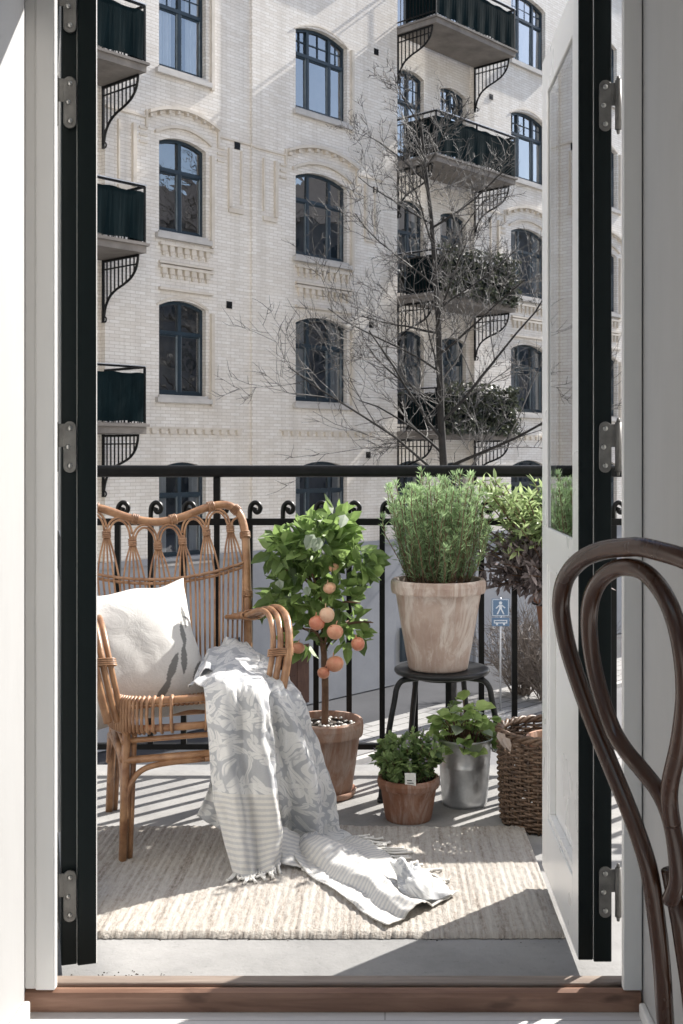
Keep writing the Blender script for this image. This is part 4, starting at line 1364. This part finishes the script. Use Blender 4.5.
wall_segment(sE1, sJ, 0, [colL])
wall_segment(sJ, sK, PJ, [colM])
wall_segment(sK, sN, RC, [colA, colB])
wall_segment(sN, sR1+14, 0, [colR, colS, colT])
def jog(x, ya, yb): wallb.poly([(x,ya,-1.05),(x,yb,-1.05),(x,yb,ROOF),(x,ya,ROOF)])
jog(sE0,0,RC); jog(sE1,RC,0); jog(sJ,0,PJ); jog(sK,PJ,RC); jog(sN,RC,0)
wallb.box((sE0-8,.45,-1.05), (sR1+14,.55,ROOF))         # inner leaf closes the rooms off
wallb.poly([(sE0-8,0,-1.05),(sE0-8,12,-1.05),(sE0-8,12,ROOF),(sE0-8,0,ROOF)])
wallb.poly([(sR1+14,0,-1.05),(sR1+14,12,-1.05),(sR1+14,12,ROOF),(sR1+14,0,ROOF)])
wl = wallb.build('wall', [M['brick'], M['interior_dark']], bd)
for p in wl.data.polygons:
    if p.center.y > .4 and p.center.y < 1 and abs(p.normal.y) > .5: p.material_index = 1
b = MB(); b.box((sE0-8.1,-.04,STREET), (sK,.6,-1.05)); b.box((sK,.06,STREET), (sN,.6,-1.05)); b.box((sN,-.04,STREET), (sR1+14,.6,-1.05))
b.box((sE0-8.1,-.10,-1.05), (sK-.0,.30,-.93)); b.box((sN,-.08,-1.05), (sR1+14,.30,-.93))
b.build('plinth', M['plinth'], bd)
b = MB()
x0, x1 = sE0-8.4, sR1+14.4
b.poly([(x0,-.35,ROOF),(x1,-.35,ROOF),(x1,5,ROOF+4.5),(x0,5,ROOF+4.5)]); b.poly([(x0,5,ROOF+4.5),(x1,5,ROOF+4.5),(x1,12,ROOF),(x0,12,ROOF)])
b.poly([(x0,-.35,ROOF-.25),(x1,-.35,ROOF-.25),(x1,-.35,ROOF),(x0,-.35,ROOF)]); b.poly([(x0,-.35,ROOF-.25),(x1,-.35,ROOF-.25),(x1,.2,ROOF-.25),(x0,.2,ROOF-.25)])
b.build('roof', M['roof_tile'], bd)

rng = random.Random(3)
def window(wn, yoff, bars=False, curtain=0.0, sill=True):
    y0 = yoff + .12; y1 = y0 + .07
    fwid = .055
    NA = 12
    b = MB()
    xs_ = [wn.x0 + (wn.x1-wn.x0)*k/NA for k in range(NA+1)]
    b.box((wn.x0,y0,wn.z0), (wn.x0+fwid,y1,wn.top(wn.x0)-.0)); b.box((wn.x1-fwid,y0,wn.z0), (wn.x1,y1,wn.top(wn.x1)))
    b.box((wn.x0+fwid,y0,wn.z0), (wn.x1-fwid,y1,wn.z0+.075))
    for k in range(NA):                       # arched head
        a0, a1 = xs_[k], xs_[k+1]
        t0, t1 = wn.top(a0), wn.top(a1)
        b.poly([(a0,y0+.001,t0-.07),(a1,y0+.001,t1-.07),(a1,y0+.001,t1),(a0,y0+.001,t0)])
        b.poly([(a0,y0+.001,t0-.07),(a0,y1-.001,t0-.07),(a1,y1-.001,t1-.07),(a1,y0+.001,t1-.07)])
    zt = wn.z0 + (wn.z1-wn.z0)*.66
    b.box((wn.x0+fwid,y0-.015,zt-.045), (wn.x1-fwid,y1,zt+.035))
    n = 2 if wn.kind == 'two' else 3
    cuts = [wn.x0 + (wn.x1-wn.x0)*f for f in ((.5,) if n == 2 else (.29,.71))]
    for c in cuts: b.box((c-.04,y0-.008,wn.z0+.075), (c+.04,y1-.004,wn.top(c)-.068))
    edges = [wn.x0+fwid] + cuts + [wn.x1-fwid]
    for i in range(n):                        # sash inner frames
        a0 = edges[i] + (.04 if i else 0); a1 = edges[i+1] - (.04 if i < n-1 else 0)
        for (q0, q1) in ((wn.z0+.075, zt-.045),):
            b.cur = 1
            b.box((a0,y0+.012,q0), (a0+.025,y1-.008,q1)); b.box((a1-.025,y0+.012,q0), (a1,y1-.008,q1))
            b.cur = 0
            b.box((a0+.025,y0+.012,q0), (a1-.025,y1-.008,q0+.03)); b.box((a0+.025,y0+.012,q1-.03), (a1-.025,y1-.008,q1))
        if bars:
            m_ = (a0+a1)/2
            b.box((m_-.011,y0+.02,zt+.035), (m_+.011,y1-.012,wn.top(m_)-.07))
            zz = (zt+wn.z1)/2 - .03
            b.box((a0,y0+.022,zz-.011), (a1,y1-.014,zz+.011))
    fo = b.build('window', [M['window_blue'], M['sash_grey']], bd)
    b = MB()
    yp = y0 + .04
    t1_, t2_ = rng.uniform(-.012,.012), rng.uniform(-.012,.012)
    ii = [b.vert((wn.x0+.02,yp-t1_,wn.z0+.02)), b.vert((wn.x1-.02,yp+t1_,wn.z0+.02))]
    tp = [b.vert((x,yp+t1_*(2*(x-wn.x0)/(wn.x1-wn.x0)-1)+t2_,wn.top(x)-.01)) for x in [wn.x1-.02 - (wn.x1-wn.x0-.04)*k/NA for k in range(NA+1)]]
    b.face(ii + tp)
    b.build('pane', M['window_glass'], fo)
    if curtain > 0:
        b = MB()
        yc = yp + .07
        for (q0, q1) in ((wn.x0+.03, wn.x0+.03+(wn.x1-wn.x0)*curtain*.5), (wn.x1-.03-(wn.x1-wn.x0)*curtain*.4, wn.x1-.03)):
            nn_ = 18
            ro = [[b.vert((q0+(q1-q0)*k/nn_, yc+.03*math.sin(k*1.7), z)) for k in range(nn_+1)] for z in (wn.z0+.05, wn.z1-.05)]
            for k in range(nn_): b.face([ro[0][k], ro[0][k+1], ro[1][k+1], ro[1][k]])
        b.build('curtain', M['curtain'], fo)
    if sill:
        b = MB(); b.box((wn.x0-.10,yoff-.10,wn.z0-.16), (wn.x1+.10,yoff+.12,wn.z0-.06)); b.box((wn.x0-.02,yoff-.04,wn.z0-.06), (wn.x1+.02,yoff+.12,wn.z0-.002))
        b.build('sill', M['sill_stone'], fo)
    return fo
rng = random.Random(3)
for colm, yo, tl in ((colL,0,1),(colM,PJ,1),(colA,RC,0),(colB,RC,0),(colR,0,1),(colS,0,1),(colT,0,1),(colE1,RC,0),(colE2,RC,0)):
    for k, wn in zip(ks, colm):
        window(wn, yo, bars=(k >= 2 or (wn.kind == 'two' and k == 99)), curtain=rng.choice((0,.5,.7,.35,.0)), sill=bool(tl))
# mouldings: hoods over row 1, friezes below it, string courses, dentils
def arch_band(b, wn, up, th, proud, yoff, over=.14, drop=0.0):
    NA = 16
    x0, x1 = wn.x0-over, wn.x1+over
    c = (x0+x1)/2; hw = (x1-x0)/2
    f = lambda x: wn.z1 + up - wn.arch*1.5*((x-c)/hw)**2
    for k in range(NA):
        a0 = x0+(x1-x0)*k/NA; a1 = x0+(x1-x0)*(k+1)/NA
        z0a, z0b = f(a0), f(a1)
        q = [(a0,z0a),(a1,z0b),(a1,z0b+th),(a0,z0a+th)]
        fr_ = [b.vert((x,yoff-proud,z)) for x, z in q]; bk_ = [b.vert((x,yoff,z)) for x, z in q]
        b.face(fr_)
        for e in range(4): b.face([fr_[e], bk_[e], bk_[(e+1)%4], fr_[(e+1)%4]])
        if k % 2 == 0 and drop:
            b.box((a0+.03,yoff-proud*.75,z0a-.07), (a1-.03,yoff,z0a-.001))
    return f(x0)
for colm, yo in ((colL,0),(colM,PJ),(colR,0),(colS,0),(colT,0)):
    for k, wn in zip(ks, colm):
        hm = MB(); fz = dn = MB()
        if k == 1:
            arch_band(hm, wn, .20, .06, .07, yo, .12)
            zl = arch_band(hm, wn, .56, .07, .13, yo, .30, 1)
            for s_, xx in ((-1, wn.x0-.30), (1, wn.x1+.30)):
                hm.box((min(xx,xx+s_*.05),yo-.05,zl-.30), (max(xx,xx+s_*.05),yo,zl+.06))
                for q in range(3):
                    hm.box((min(xx,xx+s_*.20),yo-.03,zl-.34-q*.14), (max(xx,xx+s_*.20),yo,zl-.29-q*.14))
                hm.box((min(xx+s_*.05,xx+s_*1.0),yo-.035,zl-.10), (max(xx+s_*.05,xx+s_*1.0),yo,zl-.06))
                # sunk-panel outline beside the window
                px_ = xx + s_*.34
                hm.box((px_-.04,yo-.07,zl-1.55), (px_+.04,yo,zl-.28))
                hm.box((px_-.03+s_*.35,yo-.05,zl-1.45), (px_+.01+s_*.35,yo,zl-.28))
                hm.box((min(px_,px_+s_*.35)-.03,yo-.045,zl-1.66), (max(px_,px_+s_*.35)+.03,yo,zl-1.56))
            zc = wn.z0
            for (za, zb_) in ((zc-.62, zc-.30), (zc-1.16, zc-.76)):
                fz.box((wn.x0-.02,yo-.09,zb_), (wn.x1+.16,yo,zb_+.055)); fz.box((wn.x0-.02,yo-.075,za-.05), (wn.x1+.16,yo,za))
                nd = 7 if wn.kind == 'two' else 9
                for q in range(nd):
                    cx = wn.x0 + (wn.x1-wn.x0+.10)*(q+.5)/nd
                    dn.box((cx-.055,yo-.075,zb_-.12), (cx+.055,yo,zb_-.001)); dn.box((cx-.028,yo-.055,zb_-.20), (cx+.028,yo,zb_-.121))
        if k == 2: arch_band(hm, wn, .06, .04, .02, yo, .04)
        if k == 0: arch_band(hm, wn, .05, .05, .02, yo, .06)
        if k in (0, 1, 2):
            hm.box((wn.x1+.10,yo-.08,wn.z0-.2), (wn.x1+.18,yo,wn.z0+WH-.2))
        if hm.f: hm.build('hood_mould', M['trim_stone'], bd)
        if fz.f: fz.build('frieze', M['trim_stone'], bd)
    for za, zb_ in ((colm[1].z0-.80, 0),):
        hm = dn = MB()
        nd = 12
        xa, xb = colm[1].x0-.5, colm[1].x1+1.0
        hm.box((xa,yo-.03,za+.10), (xb,yo,za+.14))
        for q in range(nd):
            cx = xa + (xb-xa)*(q+.5)/nd
            dn.box((cx-.06,yo-.07,za+.0), (cx+.06,yo,za+.10))
        hm.build('string_course', M['trim_stone'], bd)
def at_facade(u, v, yo=0.0):
    s_ = s_of(u, yo); q = P0 + TT*s_ - NO*yo
    return s_, H - (v-V0)/F*q.y
for (u, v) in ((237,146),(376,52),(375,190),(371,325),(229,305),(368,455),(491,97),(490,220)):
    yo = 0 if (u < 250 or u > 474) else PJ
    s_, z = at_facade(u, v, yo)
    b = MB(); b.box((s_-.075,yo-.02,z-.075), (s_+.075,yo+.0,z+.075)); b.box((s_-.075,yo-.028,z-.003), (s_+.075,yo-.02,z+.003)); b.build('wall_vent', M['iron'], bd)
# basement openings in the plinth
for (ua, ub, va, vb, nm) in ((283,309,648,702,'basement_door'),(400,411,628,660,'basement_window'),(222,240,640,668,'basement_window')):
    a, za = at_facade(ua, va, -.05); c, zc = at_facade(ub, vb, -.05)
    zc = max(zc, STREET)
    b = MB(); b.box((a,-.055,zc), (c,-.035,za)); b.box((a+.06,-.062,zc+.05), ((a+c)/2-.03,-.054,za-.06)); b.box(((a+c)/2+.03,-.062,zc+.05), (c-.06,-.054,za-.06))
    b.build(nm, M['door_wood_dark'] if 'door' in nm else M['window_blue'], bd)

# balconies of the building
def fbalcony(xa, xb, z, open_sides):
    pr = 1.33
    yb = RC - .01
    b = MB(); b.box((xa,-pr,z-.20), (xb,0,z)); b.box((xa-.04,-pr-.05,z-.07), (xb+.04,-.0,z-.02))
    sl_ = b.build('balcony', M['slab_concrete'], bd)
    # railing: posts, rails, dark fabric screen behind them
    b = MB()
    top = z + 1.05
    yf = -pr + .03
    for zz, rr in ((top, .022), (top-.14, .014), (z+.10, .014)):
        b.box((xa+.02,yf-rr,zz-rr), (xb-.02,yf+rr,zz+rr))
        b.box((xa+.02-rr,yf+rr,zz-rr), (xa+.02+rr,-.02,zz+rr)); b.box((xb-.02-rr,yf+rr,zz-rr), (xb-.02+rr,-.02,zz+rr))
    n = int((xb-xa)/.115)
    for k in range(n+1):
        x = xa + .02 + (xb-xa-.04)*k/n
        b.box((x-.008,yf-.008,z), (x+.008,yf+.008,top-.14))
    for k in range(12):
        y = yf + (-.05-yf)*k/12
        for x in (xa+.02, xb-.02): b.box((x-.008,y-.008,z), (x+.008,y+.008,top-.14))
    for x in (xa+.02, xb-.02, (xa+xb)/2): b.box((x-.018,yf-.018,z), (x+.018,yf+.018,top))
    b.build('railing', M['iron'], sl_)
    b = MB()
    b.box((xa,yf-.045,top+.012), (xb,yf+.03,top+.028))
    b.box((xa-.01,yf+.04,top+.012), (xa+.04,-.02,top+.028)); b.box((xb-.04,yf+.04,top+.012), (xb+.01,-.02,top+.028))
    b.build('top_rail', M['galv'], sl_)
    b = MB()
    nn_ = 60
    pth = [(xa+.035,-.1-(-.1-yf-.02)*k/20) for k in range(20)]
    line = [(xa+.05, -.25 + (yf+.25)*k/12) for k in range(12)] + [(xa+.05+(xb-xa-.1)*k/40, yf+.022) for k in range(41)] + [(xb-.05, yf + (-.75-yf)*k/8) for k in range(1,9)]
    lo = [b.vert((x+.012*math.sin(i*1.3), y-.045+.010*math.sin(i*1.1), z+.03+.012*math.sin(i*.7))) for i, (x, y) in enumerate(line)]
    hi = [b.vert((x, y-.045, top-.12+.015*math.sin(i*.9))) for i, (x, y) in enumerate(line)]
    for k in range(len(line)-1): b.face([lo[k], lo[k+1], hi[k+1], hi[k]])
    b.build('screen', M['screen_fabric'], sl_)
    for x in (xa+.06, xb-.06):                # wrought iron quarter brackets
        b = MB()
        y0_ = -.03; R_ = pr*.84
        prof_ = cr([Vector((R_*r_, -.24-zz_, 0)) for r_, zz_ in ((1,0),(.985,.11),(.93,.25),(.80,.39),(.60,.49),(.38,.57),(.19,.69),(.07,.87),(.02,1.06))], 4)
        b.tube([(x, y0_-q.x, z+q.y) for q in prof_], .026, 6)
        b.box((x-.02,y0_-.02,z-1.42), (x+.02,y0_+.03,z-.20)); b.box((x-.02,y0_-R_-.02,z-.25), (x+.02,y0_-.02,z-.205))
        b.box((x-.013,y0_-R_*.95,z-.40), (x+.013,y0_-.02,z-.375))
        for k in range(1, 9):
            r_ = R_*k/9
            zc = min(prof_, key=lambda q: abs(q.x-r_)).y
            b.box((x-.011,y0_-r_-.011,z+zc), (x+.011,y0_-r_+.011,z-.25))
        b.tube([(x, y0_-.05+.05*math.cos(q), z-1.36+.05*math.sin(q)) for q in [2*PI*k/10*.8 for k in range(10)]], .016, 6)
        b.build('bracket', M['iron'], sl_)
    return sl_
for k in range(4):
    z = 1.78 + 3.40*k
    fbalcony(sK+.02, sN+.05, z, True)
    fbalcony(sE0, sE1, z, True)

# unseen house, added so the lower panes opposite mirror something dark
nb = empty('apartment_building', (58, 26, STREET), R(-8))
tag(nb, 'unseen grey house added as a dark reflection for the panes opposite', 'building')
b = MB(); b.box((0,-24,0), (14,30,23)); b.build('wall', M['house_grey'], nb)
b = MB(); b.poly([(-.4,-24.4,23),(7,-24.4,28),(7,30.4,28),(-.4,30.4,23)]); b.poly([(7,-24.4,28),(14.4,-24.4,23),(14.4,30.4,23),(7,30.4,28)]); b.build('roof', M['roof_tile'], nb)
fw_ = None
for r_ in range(6):
    for c_ in range(13):
        if fw_ is None:
            b = MB(); b.box((-.04,-.6,0), (-.002,.6,1.9)); b.box((-.09,-.75,-.12), (-.002,.75,-.002)); fw_ = o = b.build('window', M['window_blue'], nb)
        else:
            o = fw_.copy(); COL.objects.link(o); o.parent = nb
        o.location = (0, -21 + c_*4.0, 2.0 + r_*3.5)

# ================================================================== STREET
g = MB(); g.poly([(-400,-400,STREET-.13),(400,-400,STREET-.13),(400,600,STREET-.13),(-400,600,STREET-.13)])
struct('road', g, M['asphalt'])
b = MB()
mt = Matrix.Translation((P0.x, P0.y, 0)) @ Matrix.Rotation(PI/2-FA, 4, 'Z')
b.box((-40,-4.0,STREET-.16), (60,-2.3,STREET), mt); struct('pavement', b, M['pavement'], bevel=.02)
b = MB(); b.box((-40,-2.3,STREET-.16), (60,.02,STREET-.03), mt); struct('shadow_strip', b, M['asphalt_shadow'])  # dark colour stands in for the building's shadow along its wall foot
b = MB(); b.box((-40,-4.16,STREET-.16), (60,-4.005,STREET-.004), mt); struct('kerb', b, M['sill_stone'], bevel=.015)
b = MB(); b.box((-40,-16,STREET-.16), (60,-7.4,STREET-.01), mt); struct('pavement_near', b, M['pavement'], bevel=.02)

# road sign on a thin pole
sp_ = P(500.5, 612, 26.0)
rsn = empty('road_sign', (sp_.x, sp_.y, STREET), R(0))
tag(rsn, 'blue street sign with a white figure on a thin grey pole', 'sign')
b = MB(); b.tube([(0,.03,0),(0,.03,sp_.z-STREET+.32)], .024, 10); b.build('pole', M['galv'], rsn, smooth=True)
zc = sp_.z - STREET
b = MB(); b.box((-.20,-.008,zc-.10), (.20,.004,zc+.30)); sg_ = b.build('sign_plate', M['sign_blue'], rsn, bevel=.003)
b = MB()
b.box((-.19,-.012,zc+.28), (.19,-.009,zc+.29)); b.box((-.19,-.012,zc-.09), (.19,-.009,zc-.08)); b.box((-.19,-.012,zc-.08), (-.18,-.009,zc+.28)); b.box((.18,-.012,zc-.08), (.19,-.009,zc+.28))
b.lathe([(.001,0),(.032,0),(.032,.003),(.001,.003)], 14)
def disc(bx, cx, cz, r, y=-.012):
    c = [bx.vert((cx+r*math.cos(2*PI*k/14), y, cz+r*math.sin(2*PI*k/14))) for k in range(14)]; bx.face(c[::-1])
b = MB()
disc(b, 0, zc+.205, .036)
for q in ([(-.035,.165),(.035,.165),(.03,.07),(-.03,.07)], [(-.03,.07),(0.0,.07),(-.06,-.05),(-.09,-.05)], [(.0,.07),(.03,.07),(.09,-.05),(.06,-.05)], [(-.035,.165),(-.03,.135),(-.095,.075),(-.11,.09)], [(.035,.165),(.11,.10),(.095,.085),(.03,.135)]):
    b.poly([(x,-.012,zc+z) for x, z in q])
for (x0_, z0_, x1_, z1_) in ((-.185,.275,.185,.288),(-.185,-.088,.185,-.075),(-.185,-.075,-.172,.275),(.172,-.075,.185,.275)):
    b.poly([(x0_,-.012,zc+z0_),(x1_,-.012,zc+z0_),(x1_,-.012,zc+z1_),(x0_,-.012,zc+z1_)])
b.build('figure', M['sign_white'], sg_)
b = MB(); b.box((-.20,-.008,zc-.32), (.20,.004,zc-.125)); s2 = b.build('sign_plate', M['sign_blue'], rsn, bevel=.003)
b = MB()
for (x0_, z0_, x1_, z1_) in ((-.15,-.255,.15,-.235),(-.15,-.20,.15,-.18),(-.15,-.235,-.13,-.20),(.13,-.235,.15,-.20),(-.10,-.295,-.06,-.255),(.06,-.295,.10,-.255)):
    b.poly([(x0_,-.012,zc+z0_),(x1_,-.012,zc+z0_),(x1_,-.012,zc+z1_),(x0_,-.012,zc+z1_)])
b.build('symbol', M['sign_white'], s2)

# bare tree
def bare_tree(root, height, rnd, trunk_r):
    tb = MB(); tw = MB()
    def grow(p, d, L, r, depth):
        n = 6 if depth < 2 else 4
        pts = [p]; rad = [r]
        q = p.copy(); dd = d.copy()
        for k in range(n):
            wv = (.05, .16, .20, .26, .3)[depth]
            dd = (dd + Vector((rnd.uniform(-1,1), rnd.uniform(-1,1), rnd.uniform(-.6,.9)))*wv).normalized()
            q = q + dd*L/n; pts.append(q.copy()); rad.append(r*(1-(.78 if depth == 0 else .6)*(k+1)/n))
        mb = tb if depth < 2 else tw
        mb.tube(pts, rad, 8 if depth == 0 else (6 if depth == 1 else 3), caps=False)
        if depth >= 4: return
        kids = (26, 9, 6, 3)[depth]
        for k in range(kids):
            f = rnd.uniform(.2,1.0) if depth else .36 + .64*(k+rnd.random())/kids
            i = min(n-1, int(f*n)); pp = pts[i] + (pts[i+1]-pts[i])*(f*n-i)
            a = rnd.uniform(0, 2*PI) if depth else k*2.4 + rnd.uniform(-.4,.4)
            ax = dd.orthogonal().normalized(); ay = dd.cross(ax)
            out = (ax*math.cos(a)+ay*math.sin(a))
            if depth == 0:
                nd = (Vector((0,0,1))*rnd.uniform(.30,.95) + out).normalized(); LL = height*(.32 - .20*(f-.3)/.7)*rnd.uniform(.75,1.15); rr = max(.022, rad[i]*rnd.uniform(.30,.45))
            else:
                nd = (dd*rnd.uniform(.5,1.0) + out*rnd.uniform(.5,.9) + Vector((0,0,.15))).normalized(); LL = L*rnd.uniform(.28,.55); rr = max(.0075, rad[i]*rnd.uniform(.4,.6))
            grow(pp, nd, LL, rr, depth+1)
    grow(Vector((0,0,0)), Vector((-.02,0,1)), height, trunk_r, 0)
    tb.build('trunk', M['tree_bark'], root, smooth=True)
    tw.build('twigs', M['twig'], root, smooth=True)
tp = Vector((P(452, 700, 25).x, 25.0, STREET))
tre = empty('bare_tree', tp)
tag(tre, 'tall leafless tree with sun glints painted on its twigs in front of the cream building', 'tree')
bare_tree(tre, 13.0, random.Random(11), .13)

# twiggy shrub by the wall
def shrub(root, n, h, rad, rnd, mat):
    b = MB()
    for k in range(n):
        a = rnd.uniform(0,2*PI); r0 = rnd.uniform(0,.25)
        p = Vector((r0*math.cos(a), r0*math.sin(a), 0)); d = Vector((math.cos(a)*rnd.uniform(.1,.8), math.sin(a)*rnd.uniform(.1,.8), 1)).normalized()
        pts = [p.copy()]
        for q in range(6):
            d = (d + Vector((rnd.uniform(-1,1), rnd.uniform(-1,1), rnd.uniform(-.5,.4)))*.28).normalized()
            p = p + d*h/6*rnd.uniform(.8,1.2); pts.append(p.copy())
            for e in range(3):
                dd = (d + Vector((rnd.uniform(-1,1), rnd.uniform(-1,1), rnd.uniform(-1,1)))*.9).normalized()
                b.tube([p, p+dd*h*.10, p+dd*h*.2+Vector((0,0,.02))], [.007,.005,.003], 3, caps=False)
        b.tube(pts, [.014-.0015*q for q in range(7)], 4, caps=False)
    b.build('twigs', mat, root)
for i, (u, v, h, lab) in enumerate(((548,700,2.1,'brown leafless shrub at the building wall nearest the balcony door'),(522,694,1.7,'lower leafless shrub at the building wall behind the street sign'))):
    d = (H-STREET)*F/(v-V0)
    sh = empty('twiggy_shrub', (P(u,v,d).x, d, STREET))
    tag(sh, lab, 'shrub', 'leafless shrubs by the building wall')
    shrub(sh, 70, h, 1.2, random.Random(5+i), M['shrub_twig'])

# climbers on two of the balconies
def climber(xa, xb, z, hgt, lab, seed, n=1700):
    rnd = random.Random(seed)
    c = mt @ Vector(((xa+xb)/2, -1.42, z))
    o = empty('climbing_plant', c, PI/2-FA)
    tag(o, lab, 'climber', 'bare climbers on the balconies')
    b = MB(); s_ = MB()
    W_ = (xb-xa)/2
    for k in range(120):
        p = Vector((rnd.uniform(-W_,W_), rnd.uniform(-.1,.1), rnd.uniform(0,hgt*.6))); pts = [p.copy()]; d = Vector((rnd.uniform(-1,1), rnd.uniform(-.3,.2), rnd.uniform(-.2,1))).normalized()
        for q in range(6):
            d = (d + Vector((rnd.uniform(-1,1), rnd.uniform(-.5,.4), rnd.uniform(-.8,.8)))*.5).normalized()
            p = p + d*.16; p.x = max(-W_-.1, min(W_+.1, p.x)); p.y = max(-.16, min(.12, p.y)); pts.append(p.copy())
        s_.tube(pts, .008, 3, caps=False)
    for k in range(n):
        p = Vector((rnd.uniform(-W_,W_), rnd.uniform(-.14,.1), hgt*rnd.random()**1.2))
        b.tint = rnd.betavariate(1.2,2.2)
        d = Vector((rnd.uniform(-1,1), rnd.uniform(-1,.4), rnd.uniform(-1,.6)))
        L = rnd.uniform(.07,.14)
        b.leaf(p, d, Vector((rnd.uniform(-1,1), -1, rnd.uniform(-1,1))), L, L*.7, .3, .3)
    b.build('leaves', M['ivy_leaf'], o, tint=True); s_.build('stems', M['twig'], o)
climber(sK+.1, sN, 1.78-.05, 1.25, 'dark bare climber over the lowest balcony behind the tree', 21)
climber(sK+.1, sN, 1.78+3.4-.05, 1.25, 'dark bare climber over the balcony above the lowest one behind the tree', 22)
